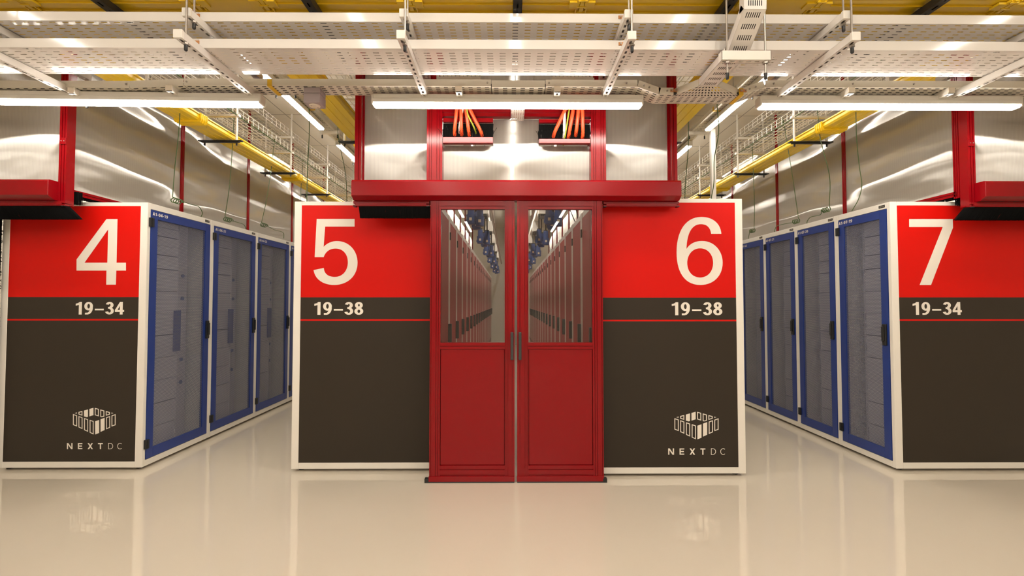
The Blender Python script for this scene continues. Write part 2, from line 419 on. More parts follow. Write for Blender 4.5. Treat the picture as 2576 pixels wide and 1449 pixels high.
P4 = make_rack('server_rack', rk4, True, 'white rack with blue mesh door coded A1-04-19, under the big 4', 'blue-doored racks left of the left aisle')
P7 = make_rack('server_rack', rk7, False, 'white rack with blue mesh door coded A1-07-19, beside the big 7', 'blue-doored racks right of the right aisle')
for k in range(1, 6):
    code = {1: 'A1-04-21', 2: 'A1-04-22', 3: 'A1-04-23'}.get(k)
    c = shifted(P4, (0, .8 * k, 0), (f'white rack with blue mesh door coded {code}' if k < 3 else f'blue-doored white rack, {ORD[k]} from the front in the left aisle') )
    if code: rack_id(RK(XL, YL + .8 * k, .8, 1), c, code)
for k in range(1, 7):
    code = {1: 'A1-07-20', 2: 'A1-07-21', 3: 'A1-07-22'}.get(k)
    c = shifted(P7, (0, .6 * k, 0), (f'white rack with blue mesh door coded {code}' if k < 3 else f'blue-doored white rack, {ORD[k]} from the front in the right aisle'))
    if code: rack_id(RK(XR, YR + .6 * k, .6, -1), c, code)
rack_id(rk4, P4, 'A1-04-19'); rack_id(rk7, P7, 'A1-07-19')

# racks of rows 5 and 6: cold side blue, hot-aisle side red mesh doors
def hot_rack(X0, Y0, side, label, group):
    rk = RK(X0, Y0, .6, side); w = .6
    R = root('server_rack', Vector(rk.p(0, w / 2, 0)), label, 'server rack', group)
    b = MB(); rk.box(b, .02, D - .02, .001, w - .001, 0, H); bo = b.build('cabinet_body', 'white', R)
    f = MB()
    for a, e in ((0, .05), (w - .05, w)): rk.box(f, D - .02, D + .006, a, e, 0, H)
    rk.box(f, D - .02, D, .05, w - .05, H - .048, H); rk.box(f, D - .02, D, .05, w - .05, 0, .048)
    f.build('frame', 'white', R, bevel=.002)
    dr = MB(); rk.box(dr, D - .018, D + .004, .052, w - .052, .052, H - .052); d_o = dr.build('door', 'redmesh2', R, bevel=.001)
    for z in (.16, H - .22):
        hg = MB(); rk.box(hg, D, D + .015, w - .046, w - .014, z, z + .07); hg.build('hinge', 'black', R)
    hd = MB(); rk.box(hd, D + .004, D + .035, .03, .065, .92, 1.10); hd.build('door_handle', 'black', R, bevel=.004)
    ft = MB()
    for d in (.06, D - .06):
        for t in (.05, w - .05):
            ft = MB(); p = rk.p(d, t, 0); ft.tube([(p[0], p[1], 0), (p[0], p[1], G + .002)], .022, 8)
            ft.build('foot', 'black', R)
    return R
M['redmesh2'] = mat('red_mesh_door', (.38, .03, .03), .45, bump=(400, .0005))
P5 = hot_rack(X5, Y5, -1, 'white rack whose end wears the big 5, left of the red doors', 'red-doored racks left of the closed middle aisle')
P6 = hot_rack(X6, Y6, 1, 'white rack whose end wears the big 6, right of the red doors', 'red-doored racks right of the closed middle aisle')
N56 = 18
for k in range(1, N56):
    shifted(P5, (0, .6 * k, 0), f'red-doored white rack, {ORD[k]} from the front, seen through the left glass')
    shifted(P6, (0, .6 * k, 0), f'red-doored white rack, {ORD[k]} from the front, seen through the right glass')

# ------------------------------------------------------------------ end panels with graphics
def img(ox, oy, sc, Y):
    return lambda x, y: W(ox + x / sc, oy + y / sc, Y=Y)
def end_panel(R, xa, xb, Y, vred, vline):
    """xa face corner, xb rear corner; frame .05 wide, graphic fields recessed 3 mm"""
    s = 1 if xb > xa else -1; z0, z1 = G, G + H; b = .056; fr = MB(); yf = Y - .004
    fr.box(xa, xa + s * b, yf, Y - .0004, z0, z1); fr.box(xb - s * b, xb, yf, Y - .0004, z0, z1)
    fr.box(xa + s * b, xb - s * b, yf, Y - .0004, z1 - .030, z1); fr.box(xa + s * b, xb - s * b, yf, Y - .0004, z0, z0 + .047)
    o = fr.build('side_panel', 'white', R, bevel=.002)
    yg = Y - .0025; m = xa + s * b; n = xb - s * b
    zr = W(1000, vred, Y=Y).z; za, zb = W(1000, vline - 2, Y=Y).z, W(1000, vline + 2, Y=Y).z
    MB().box(m, n, yg, Y - .0004, zr, z1 - .030).build('red_field', 'sign_red', o)
    MB().box(m, n, yg, Y - .0004, za, zr).build('charcoal_band', 'sign_dark', o)
    MB().box(m, n, yg, Y - .0004, zb, za).build('red_stripe', 'sign_red', o)
    MB().box(m, n, yg, Y - .0004, z0 + .047, zb).build('charcoal_field', 'sign_dark', o)
    return o
Q4 = end_panel(P4, XL, XL - D, YL, 747.5, 804); Q5 = end_panel(P5, X5, X5 + D, Y5, 748, 805)
Q6 = end_panel(P6, X6, X6 - D, Y6, 748.5, 806.5); Q7 = end_panel(P7, XR, XR + D, YR, 748, 805.5)
def flat(name, loops, f, m, parent):
    MB().poly([[f(*p) for p in lp] for lp in loops]).build(name, m, parent, recalc=False)
e = .0033
f4 = img(0, 440, 3.6225, YL - e); f5 = img(720, 480, 3.6225, Y5 - e); f6 = img(1490, 480, 3.6225, Y6 - e); f7 = img(2176, 440, 3.6225, YR - e)
flat('numeral', [[(970, 402), (1071, 402), (1062, 800), (1148, 800), (1148, 872), (1060, 872), (1056, 1000), (968, 1000), (970, 872), (697, 872), (698, 770)],
                 [(985, 497), (978, 800), (770, 800)]], f4, 'sign_white', Q4)
flat('numeral', [[(402, 402), (800, 402), (802, 480), (602, 1003), (498, 1003), (708, 475), (402, 475)]], f7, 'sign_white', Q7)
five = [(278, 256), (623, 256), (623, 326), (355, 326)] + bez((341, 511), (370, 478), (415, 458), (463, 458)) + \
    bez((463, 458), (572, 458), (650, 545), (650, 655)) + bez((650, 655), (650, 775), (560, 858), (438, 858)) + \
    bez((438, 858), (325, 858), (250, 795), (248, 703)) + bez((343, 703), (345, 757), (385, 785), (443, 785)) + \
    bez((443, 785), (515, 785), (562, 725), (562, 652)) + bez((562, 652), (562, 580), (520, 526), (450, 526)) + \
    bez((450, 526), (395, 526), (358, 555), (341, 605)) + [(341, 605), (259, 605)]
flat('numeral', [five], f5, 'sign_white', Q5)
six = [(1176, 392)] + bez((1083, 392), (1075, 335), (1045, 304), (990, 304)) + bez((990, 304), (905, 304), (862, 390), (858, 530)) + \
    bez((858, 530), (885, 485), (935, 457), (1000, 457)) + bez((1000, 457), (1110, 457), (1188, 545), (1188, 655)) + \
    bez((1188, 655), (1188, 775), (1105, 858), (985, 858)) + bez((985, 858), (840, 858), (768, 740), (768, 560)) + \
    bez((768, 560), (768, 360), (855, 238), (995, 238)) + bez((995, 238), (1100, 238), (1170, 300), (1176, 392))[:-0 or None]
hole = bez((983, 524), (1055, 524), (1101, 585), (1101, 657)) + bez((1101, 657), (1101, 732), (1055, 790), (983, 790)) + \
    bez((983, 790), (910, 790), (865, 732), (865, 657)) + bez((865, 657), (865, 585), (910, 524), (983, 524))
flat('numeral', [six, hole], f6, 'sign_white', Q6)
def rng(body, f, x0, x1, y0, y1, parent):
    p0, p1, p2 = f(x0, y1), f(x1, y1), f(x0, y0)
    text_mesh('rack_range', body, p2.z - p0.z, (0, -1, 0), lambda x, y: (p0.x + x, p0.y, p0.z + y), 'sign_white', parent, width=p1.x - p0.x)
rng('19–34', f4, 688, 1130, 1157, 1272, Q4); rng('19–38', f5, 255, 702, 1013, 1130, Q5)
rng('19–38', f6, 725, 1186, 1015, 1134, Q6); rng('19–34', f7, 436, 884, 1158, 1275, Q7)

def inset(poly, d):
    """ring polygon inset by d"""
    n = len(poly); r = []; area = sum(poly[i][0] * poly[(i + 1) % n][1] - poly[(i + 1) % n][0] * poly[i][1] for i in range(n))
    sg = 1 if area > 0 else -1
    for i in range(n):
        a, b, c = Vector(poly[i - 1]), Vector(poly[i]), Vector(poly[(i + 1) % n])
        e1, e2 = (b - a).normalized(), (c - b).normalized()
        n1, n2 = Vector((-e1.y, e1.x)) * sg, Vector((-e2.y, e2.x)) * sg
        q = (n1 + n2) / (1 + n1.dot(n2)); r.append(tuple(b + q * d))
    return r
EMB_O = [[(998, 540), (1050, 558), (1050, 698), (998, 678)], [(1068, 565), (1118, 583), (1118, 730), (1068, 708)],
         [(1138, 590), (1188, 607), (1188, 765), (1138, 742)], [(1208, 613), (1258, 630), (1258, 798), (1208, 775)],
         [(1415, 583), (1465, 565), (1465, 712), (1415, 733)], [(1483, 560), (1534, 541), (1534, 680), (1483, 698)],
         [(1068, 515), (1117, 502), (1117, 562), (1068, 545)], [(1273, 463), (1323, 477), (1323, 570), (1273, 555)],
         [(1342, 483), (1392, 497), (1392, 572), (1357, 580), (1342, 575)], [(1411, 503), (1462, 517), (1462, 547), (1411, 562)]]
EMB_S = [[(1020, 530), (1048, 520), (1048, 536)], [(1137, 497), (1187, 483), (1187, 575), (1172, 580), (1137, 570)],
         [(1205, 477), (1256, 463), (1256, 555), (1205, 570)], [(1277, 632), (1327, 615), (1327, 778), (1277, 798)],
         [(1345, 607), (1396, 588), (1396, 742), (1345, 765)], [(1482, 521), (1508, 530), (1482, 537)]]
def emblem(f, parent):
    mb = MB()
    for p in EMB_S: mb.poly([[f(*q) for q in p]])
    for p in EMB_O: mb.poly([[f(*q) for q in p], [f(*q) for q in inset(p, 10)]])
    mb.build('emblem', 'sign_white', parent, recalc=False)
    w = MB()
    def st(a, b, t):
        a, b = Vector(a), Vector(b); d = (b - a).normalized(); n = Vector((-d.y, d.x)) * t / 2
        w.quad(*[f(*q) for q in (a - n, b - n, b + n, a + n)])
    def rect(x0, y0, x1, y1): w.quad(f(x0, y0), f(x1, y0), f(x1, y1), f(x0, y1))
    T, B = 908, 985; k = 15
    rect(922, T, 922 + k, B); rect(993 - k, T, 993, B); w.quad(f(922, T), f(940, T), f(993, B), f(975, B))
    rect(1060, T, 1060 + k, B); rect(1060, T, 1117, T + 14); rect(1060, 939, 1112, 953); rect(1060, B - 14, 1117, B)
    w.quad(f(1182, T), f(1200, T), f(1250, B), f(1231, B)); w.quad(f(1231, T), f(1249, T), f(1201, B), f(1182, B))
    rect(1313, T, 1374, T + 14); rect(1336, T, 1351, B)
    rect(1442, T, 1449, B)
    t = 7
    pts = [(1442, T + 3)] + arc((1466, 946.5), 33, 35, -math.pi / 2, math.pi / 2, 14) + [(1442, B - 3)]
    for a, b in zip(pts, pts[1:]): st(a, b, t)
    pts = arc((1590, 946.5), 31, 36, -.85, -2 * math.pi + .85, 22)
    for a, b in zip(pts, pts[1:]): st(a, b, t)
    for i, fc in enumerate(w.f):
        for q in fc: w.v[q] = w.v[q] + Vector((0, -6e-6 * i, 0))
    w.build('wordmark', 'sign_white', parent, recalc=False)
emblem(img(1490, 940, 4.83, Y6 - e), Q6)
# the same mark on the 4 panel: emblem spans x 183-291, y 1025-1092; wordmark 165-305, 1115-1131
emblem(lambda x, y: W(183.5 + (x - 998) * .2001, 1026 + (y - 463) * .2001 * (1.0 if y < 850 else .995), Y=YL - e), Q4)

# ------------------------------------------------------------------ red extrusion posts, walls and doors
def extr(mb, x0, x1, y0, y1, z0, z1, ax, grooves, gd=.008, gw=.005, face='y'):
    """red aluminium extrusion: box whose front (low y, or face x) carries lengthwise T-slot grooves.
    ax 'z' runs up, 'x' runs across; grooves are fractions across its width"""
    if ax == 'z':
        if face == 'y':
            w = x1 - x0; pr = [(x0, y1, z0), (x0, y0, z0)]
            for g in grooves:
                c = x0 + w * g; pr += [(c - gw / 2, y0, z0), (c - gw / 2, y0 + gd, z0), (c + gw / 2, y0 + gd, z0), (c + gw / 2, y0, z0)]
            pr += [(x1, y0, z0), (x1, y1, z0)]
        else:      # groove on the side facing x (face = +1 or -1)
            w = y1 - y0; xf, xb = (x1, x0) if face > 0 else (x0, x1); s = -1 if face > 0 else 1
            pr = [(xb, y0, z0), (xf, y0, z0)]
            for g in grooves:
                c = y0 + w * g; pr += [(xf, c - gw / 2, z0), (xf + s * gd, c - gw / 2, z0), (xf + s * gd, c + gw / 2, z0), (xf, c + gw / 2, z0)]
            pr += [(xf, y1, z0), (xb, y1, z0)]
        mb.extrude(pr, (0, 0, z1 - z0))
    else:
        w = z1 - z0; pr = [(x0, y1, z0), (x0, y0, z0)]
        for g in grooves:
            c = z0 + w * g; pr += [(x0, y0, c - gw / 2), (x0, y0 + gd, c - gw / 2), (x0, y0 + gd, c + gw / 2), (x0, y0, c + gw / 2)]
        pr += [(x0, y0, z1), (x0, y1, z1)]
        mb.extrude(pr, (x1 - x0, 0, 0))
    return mb
YW = 3.50                                  # front face of the containment end walls
def ux(u, Y, v=600): return W(u, v, Y=Y).x
def vz(v, Y, u=1280): return W(u, v, Y=Y).z
HZ0, HZ1 = vz(503, 3.40), vz(451, 3.36)    # door header
XPL, XPR = ux(890, YW), ux(1706, YW)
WR = root('containment_wall', (0, YW, HZ1), 'red framed clear plastic end wall above the double door', 'partition')
for a, b in ((890, 906), (1692, 1706)):
    extr(MB(), ux(a, YW), ux(b, YW), YW, YW + .09, HZ0, ZC, 'z', [.62 if a < 1000 else .38]).build('post', 'red', WR)
for a, b in ((1073, 1112), (1487, 1525)):
    x0, x1 = ux(a, YW), ux(b, YW)
    extr(MB(), x0, x1, YW - .012, YW + .09, HZ0, ZC, 'z', [.17, .31, .66, .83]).build('post', 'red', WR)
for zt in ((vz(293, YW), vz(275, YW), [.5]), (ZC - .05, ZC, [.5])):
    extr(MB(), ux(1112, YW), ux(1487, YW), YW, YW + .045, zt[0], zt[1], 'x', zt[2]).build('cross_beam', 'red', WR)
for a, b in ((906, 1073), (1525, 1692)):
    MB().box(ux(a, YW), ux(b, YW), YW + .065, YW + .075, HZ0 + .02, ZC).build('clear_panel', 'poly', WR)
zb0, zb1 = vz(361, YW), vz(297, YW); xa, xb, xc, xd = ux(1112, YW), ux(1240, YW), ux(1357, YW), ux(1487, YW)
pn = MB(); y0, y1 = YW + .065, YW + .075
pn.box(xa, xd, y0, y1, HZ0 + .02, zb0); pn.box(xb, xc, y0, y1, zb0, zb1); pn.box(xa, xd, y0, y1, zb1, vz(293, YW)); pn.box(xa, xd, y0, y1, vz(275, YW), ZC - .05)
pn.build('clear_panel', 'poly', WR)

def bristles(mb, p0, p1, drop, thick, n, skew=(0, 0), jit=.06, layers=3):
    p0, p1 = Vector(p0), Vector(p1); d = (p1 - p0); L = d.length; d.normalize(); nrm = Vector((-d.y, d.x, 0)).normalized()
    for k in range(layers):
        for i in range(n):
            t = (i + random.random() * .8) / n; q = p0 + d * L * t + nrm * thick * (k / max(1, layers - 1) - .5)
            l = drop * (1 - jit * random.random()); s = Vector((skew[0] + (skew[1] - skew[0]) * t, random.uniform(-.004, .004), 0)) + d * random.uniform(-.004, .004)
            w = d * L / n * 1.1
            mb.obox(q, w, nrm * .0015, Vector((0, 0, -l)) + s)
    return mb
# cable entries with black brush in the middle panel
for nm, x0, x1, va, vb, lab in (('l', 1113, 1240, 309, 346, 'left'), ('r', 1356, 1486, 310, 350, 'right')):
    E_ = root('cable_entry', W((x0 + x1) / 2, 360, Y=YW), f'red framed black brush cable entry, {lab} of the bright glare', 'cable entry', 'brush cable entries above the doors')
    yy = YW - .012; a, b = ux(x0, yy), ux(x1, yy)
    MB().box(a, b, yy, YW + .02, vz(va - 2, yy), vz(297 + (2 if lab == 'right' else 0), yy)).build('top_rail', 'red', E_, bevel=.002)
    MB().box(a, b, yy - .01, YW + .02, vz(361, yy), vz(vb, yy)).build('bottom_rail', 'red', E_, bevel=.002)
    br = MB(); bristles(br, (a, YW + .008, vz(va, yy)), (b, YW + .008, vz(va, yy)), vz(va, yy) - vz(vb - 13, yy), .006, 110, jit=.15)
    bristles(br, (b, YW + .004, vz(vb, yy)), (a, YW + .004, vz(vb, yy)), -(vz(va + 14, yy) - vz(vb, yy)), .006, 110, jit=.25)
    for i in range(60):
        t = random.random(); q = Vector((a + (b - a) * t, yy, vz(vb, yy) - .002)); g = random.uniform(-1, 1)
        br.tube([q, q + Vector((g * .02, -.02, .03)), q + Vector((g * .05, -.035, .045 + .03 * random.random()))], .0009, 3)
    br.smooth = False; br.build('bristles', 'brush', E_)

# side walls of each pod, running back over the racks, with a red post every 1.2 m
def side_wall(x, s, yfirst, n, label, m='polyside', brush=True, first=False):
    R = root('containment_wall', (x, yfirst, 2.12), label, 'partition')
    t = .05; x0, x1 = (x - t, x) if s > 0 else (x, x + t)
    for k in range(n + 1):
        y = yfirst + 1.2 * k; wid = .045
        extr(MB(), x0, x1, y - wid / 2, y + wid / 2, 2.12, ZC, 'z', [.3, .7], face=s).build('post', 'red', R)
    for k in range(n):
        y = yfirst + 1.2 * k; xm = x - s * .015
        MB().box(xm - .005, xm + .005, y + .0225, y + 1.2 - .0225, 2.17, ZC).build('clear_panel', m, R)
    bm_ = MB(); a = (x, yfirst, 2.135); pr = [(x0, yfirst, 2.135), (x1, yfirst, 2.135)]
    g = x if s > 0 else x; q = -s * .008
    pr = [(x - s * t, yfirst, 2.135), (x, yfirst, 2.135), (x, yfirst, 2.152), (x + q, yfirst, 2.152), (x + q, yfirst, 2.158), (x, yfirst, 2.158), (x, yfirst, 2.175), (x - s * t, yfirst, 2.175)]
    bm_.extrude(pr, (0, 1.2 * n, 0)); bm_.build('bottom_beam', 'red', R)
    if brush:
        bb = MB(); bristles(bb, (x - s * .02, yfirst + .02, 2.135), (x - s * .02, yfirst + 3.0, 2.135), .022, .01, 500, jit=.05, layers=2)
        bb.build('bristles', 'brush', R)
    return R
XW4, XW7 = -3.33, 3.47
side_wall(XW4, 1, YW + .02, 7, 'red framed wavy clear wall above the left aisle racks')
side_wall(XW7, -1, YW + .05, 7, 'red framed wavy clear wall above the right aisle racks')
side_wall(XPL + .005, -1, YW + .075, 9, 'clear side wall over the racks marked 5', 'poly', False)
side_wall(XPR - .005, 1, YW + .075, 9, 'clear side wall over the racks marked 6', 'poly', False)
# front walls of the outer pods
def outer(s, xp, lab, big):
    YF = YW - .03
    R = root('containment_wall', (xp, YF, 2.12), f'red framed clear plastic end wall at the {lab} edge', 'partition')
    # corner post: wide grooved post
    a, b = (xp - .055, xp) if s < 0 else (xp, xp + .055)
    extr(MB(), a, b, YF - .02, YF + .05, vz(518, YF), ZC, 'z', [.35, .72]).build('post', 'red', R)
    br = MB(); br.box(b - .045 if s < 0 else a, b if s < 0 else a + .045, YF - .028, YF - .02, vz(368, YF), vz(352, YF)); bo = br.build('bracket', 'red', R, bevel=.001)
    sc = MB()
    for dx in (.012, .033):
        q = ((b - .045 if s < 0 else a) + dx, YF - .028, vz(360, YF)); sc.tube([q, (q[0], q[1] - .003, q[2])], .004, 8)
    sc.build('screw', 'steel', bo)
    xo = xp + s * 1.25
    MB().box(a if s < 0 else b, xo, YF + .015, YF + .025, HZ0, ZC).build('clear_panel', 'poly', R)
    return R
outer(-1, ux(168, YW - .05, 350), 'left', 4); outer(1, ux(2434, YW - .05, 350), 'right', 7)

# door headers
def header(x0, x1, label, brush, ends):
    yf, yb = 3.37, YW - .012; zt, zm, zl = HZ1, vz(492, 3.37), HZ0
    R = root('door_header', ((x0 + x1) / 2, yf, zl), label, 'door header', 'red sliding door headers')
    pr = [(x0, yf + .012, zt), (x0, yb, zt), (x0, yb, zl), (x0, yf + .045, zl), (x0, yf, zm), (x0, yf, zt - .012)]
    MB().extrude(pr, (x1 - x0, 0, 0)).build('cover', 'red', R, bevel=.003)
    for (a, b, hasb, sk) in brush:
        y = 3.455; r = MB(); zz0 = vz(520, y); r.box(a, b, y - .012, y + .04, zz0 + .02, zl); r.box(a + .02, b - .02, y - .02, y - .012, zz0 + .006, zz0 + .022)
        r.box(a, b, y - .016, y + .02, zz0, zz0 + .010)
        r.build('brush_rail', 'red', R, bevel=.001)
        ec = MB(); ec.box(a, a + .02, y - .022, y + .02, zz0 - .004, zz0 + .001); ec.box(b - .02, b, y - .022, y + .02, zz0 - .004, zz0 + .001); ec.build('end_clip', 'black', R)
        if hasb:
            bb = MB(); bristles(bb, (hasb[0], y + .005, zz0), (hasb[1], y + .005, zz0), hasb[2], .022, int(abs(hasb[1] - hasb[0]) * 700), skew=sk, jit=.05, layers=4)
            bb.build('bristles', 'brush', R)
    return R
y_ = 3.455
header(ux(882, 3.37), ux(1716, 3.37), 'red header box spanning above the red double door',
       [(ux(889, y_), ux(1080, y_), (ux(902, y_), ux(1082, y_), .088), (.008, 0)), (ux(1518, y_), ux(1708, y_), None, (0, 0))], 1)
header(-4.6, ux(120, 3.37, 480), 'red header box at the left edge, above the big 4', [(-4.5, ux(165, y_), (-4.5, ux(168, y_), .10), (-.02, .10))], 1)
header(ux(2480, 3.37, 480), 4.8, 'red header box at the right edge, above the big 7', [(ux(2440, y_), 4.7, (ux(2432, y_), 4.7, .098), (-.085, .0))], 1)
# black fabric flap behind the corner posts
for u0, u1, lab in ((172, 200, 'left'), (2410, 2436, 'right')):
    fl = MB(); y = 3.56; a, b = ux(u0, y), ux(u1, y)
    bristles(fl, (a, y, vz(484, y)), (b, y, vz(486, y)), vz(484, y) - vz(516, y), .03, 60, jit=.12)
    tag(fl.build('brush_flap', 'brush'), f'short black brush flap beside the {lab} corner post', 'brush seal')
# hairy black strip down the far left edge of panel 4
hs = MB(); xe = XL - D + .015
for i in range(900):
    z = random.uniform(.03, 2.0); l = random.uniform(.02, .045)
    hs.obox((xe - .03, 3.66 + random.uniform(-.01, .01), z), (l, 0, random.uniform(-.02, .02)), (0, .002, 0), (0, 0, .0035))
hs.box(xe - .06, xe - .02, 3.64, 3.69, .0, 2.0)
tag(hs.build('brush_strip', 'brush'), 'tall hairy black brush strip at the left edge of the photo', 'brush seal')

# ------------------------------------------------------------------ the red double door
YD = 3.425
def door(s, label):
    # s=-1 left leaf, +1 right leaf: pixel columns measured on each leaf
    if s < 0: o0, g0, g1, o1 = 1081, 1107.5, 1269.5, 1294.5
    else: o0, g0, g1, o1 = 1301, 1329.5, 1491, 1517.5
    y0, y1 = YD, YD + .045; X = lambda u: ux(u, y0, 900)
    zt, zg1, zg0, zp1, zp0, zb = HZ0 - .001, vz(526, y0), vz(862, y0), vz(877, y0), vz(1171, y0), .02
    R = root('sliding_door', ((X(o0) + X(o1)) / 2, y0, 0), label, 'sliding door', 'red sliding door leaves')
    lg = [.18, .62, .85] if s < 0 else [.25, .52, .80]
    if s < 0: ls, rs = [.12, .60, .80], [.10, .32, .78]
    else: ls, rs = [.24, .68, .90], [.20, .42, .88]
    extr(MB(), X(o0), X(g0), y0, y1, zb, zt, 'z', ls, gw=.0045).build('stile', 'red', R)
    extr(MB(), X(g1), X(o1), y0, y1, zb, zt, 'z', rs, gw=.0045).build('stile', 'red', R)
    extr(MB(), X(g0), X(g1), y0 + .002, y1, zg1, zt, 'x', [.36], gw=.005).build('top_rail', 'red', R)
    extr(MB(), X(g0), X(g1), y0 + .002, y1, zp1 - .004, zg0, 'x', [.45], gw=.005).build('middle_rail', 'red', R)
    extr(MB(), X(g0), X(g1), y0 + .002, y1, zb, zp0, 'x', [.32, .70], gw=.006).build('bottom_rail', 'red', R)
    MB().box(X(o0 - 1), X(o1), y0 - .006, y0 + .004, .008, vz(1198, y0)).build('kick_strip', 'red', R, bevel=.001)
    MB().box(X(g0), X(g1), y0 + .016, y0 + .022, zg0, zg1).build('glass_pane', 'glass', R)
    p = MB(); q = .003
    p.box(X(g0) + q, X(g1) - q, y0 + .006, y0 + .02, zp0 + q, zp1 - .004 - q); p.build('lower_panel', 'red', R, bevel=.001)
    bk = MB().box(X(g0), X(g1), y0 + .02, y0 + .024, zp0, zp1).build('backing_sheet', 'slot', R)
    hx = X(1288) if s < 0 else X(1308); z0, z1 = vz(904, y0), vz(835, y0); h = MB()
    h.box(hx - .011, hx + .011, y0 - .045, y0 - .028, z0, z1)
    h.box(hx - .011, hx + .011, y0 - .03, y0, z0, z0 + .022); h.box(hx - .011, hx + .011, y0 - .03, y0, z1 - .022, z1)
    h.build('door_handle', 'handle', R, bevel=.005)
    return R
door(-1, 'left leaf of the red double door with tall glass and black handle')
door(1, 'right leaf of the red double door with tall glass and black handle')
for a, b, lab in ((1068, 1294, 'left'), (1301, 1527, 'right')):
    g = MB(); g.box(ux(a, YD, 1200), ux(b, YD, 1200), YD - .008, YD + .05, 0, .008)
    xe = ux(a, YD, 1200) if a < 1200 else ux(b, YD, 1200) - .03
    g.box(xe, xe + .03, YD - .008, YD + .03, .008, .03)
    tag(g.build('floor_guide', 'black', bevel=.002), f'flat black floor guide under the {lab} red door leaf', 'door guide', 'black floor guides')

# ------------------------------------------------------------------ lamps
def lamp(c, L, axis, label, group, hh=.078, ww=.075, rz=0, top=None):
    """batten with end caps: housing above, lit diffuser below; c = centre of the underside"""
    R = root('batten_lamp', c, label, 'lamp', group, rz if axis == 'x' else math.pi / 2)
    WM = WMX[R.name]
    def bx(mb, x0, x1, y0, y1, z0, z1):
        k = len(mb.v); mb.box(x0, x1, y0, y1, z0, z1)
        for i in range(k, len(mb.v)): mb.v[i] = WM @ mb.v[i]
    b = MB(); bx(b, -L / 2 + .01, L / 2 - .01, -ww * .42, ww * .42, hh * .50, hh); bx(b, -L / 2 + .01, L / 2 - .01, -ww / 2, ww / 2, hh * .26, hh * .60); b.build('housing', 'housing', R, bevel=.003)
    t = MB(); bx(t, -L / 2 + .016, L / 2 - .016, -ww * .36, ww * .36, 0, hh * .26); t.build('diffuser', 'tube', R)
    if top:
        for q in (-.5, .5):
            w_ = MB(); w_.tube([(c[0], c[1] + q, c[2] + hh * .95), (c[0], c[1] + q, top)], .004, 6); w_.build('suspension_rod', 'steel', R)
    for s in (-1, 1):
        e_ = MB(); bx(e_, s * (L / 2 - .016), s * L / 2, -ww / 2, ww / 2, .006, hh * .97); e_.build('end_cap', 'housing', R, bevel=.008)
    return R
YLm = 3.15; zl = vz(268.5, 3.14)
GL = 'batten lamps in a line above the front of the racks'
xa, xb = ux(936, 3.14, 255), ux(1617, 3.14, 255)
lamp(Vector(((xa + xb) / 2, YLm, zl)), xb - xa, 'x', 'long lit batten lamp in the middle, above the double door', GL)
lamp(Vector((ux(657, 3.14) - .905, YLm - .03, zl - .004)), 1.81, 'x', 'long lit batten lamp at the left, above the big 4', GL, rz=.022)
lamp(Vector((ux(1913, 3.14) + .905, YLm, zl - .002)), 1.81, 'x', 'long lit batten lamp at the right, above the big 7', GL)
A = None
for sx, nm in ((-2.345, 'left'), (2.50, 'right')):
    A = lamp(Vector((sx, 4.87, 3.465)), 1.8, 'y', f'nearest lit tube over the {nm} aisle', f'lit tubes in line over the {nm} aisle', top=3.6)
    for k in range(1, 4):
        shifted(A, (0, 2.35 * k, 0), f'{ORD[k]} lit tube back along the {nm} aisle', f'lit tubes in line over the {nm} aisle')
for sx, nm in ((-4.62, 'left'), (4.72, 'right')):
    A = lamp(Vector((sx, 4.9, 3.40)), 1.8, 'y', f'nearest tube glowing through the clear wall at the {nm}', f'tubes glowing through the {nm} clear wall', top=ZC)
    for k in range(1, 4): shifted(A, (0, 2.1 * k, 0), f'{ORD[k]} tube glowing through the clear wall at the {nm}')
    B_ = shifted(A, (math.copysign(2.3, sx), 0, 0), f'nearest outer tube glowing low through the clear wall at the {nm}')
    for k in range(1, 4): shifted(A, (math.copysign(2.3, sx), 2.1 * k, 0), f'{ORD[k]} outer tube glowing low through the clear wall at the {nm}')
A = lamp(Vector((.05, 4.75, 3.40)), 1.8, 'y', 'nearest unseen tube added to light the closed middle aisle', 'unseen tubes added over the closed middle aisle', top=ZC)  # unseen tubes, added nearly end to end to brighten the closed aisle
for k in range(1, 5): shifted(A, (0, 1.9 * k, 0), f'{ORD[k]} unseen tube added back along the closed middle aisle')
A = None
for i, sx in enumerate((-3.55, -1.13, .05, 1.27, 3.62)):
    for k in range(4):
        lb = 'lit ceiling tube over the front walkway, mirrored in the trays'
        if A is None: A = lamp(Vector((sx, 1.05, 3.40)), 1.8, 'y', lb, 'ceiling tubes over the front walkway', top=ZC)
        else: shifted(A, (sx + 3.55, -2.35 * k, 0), lb)

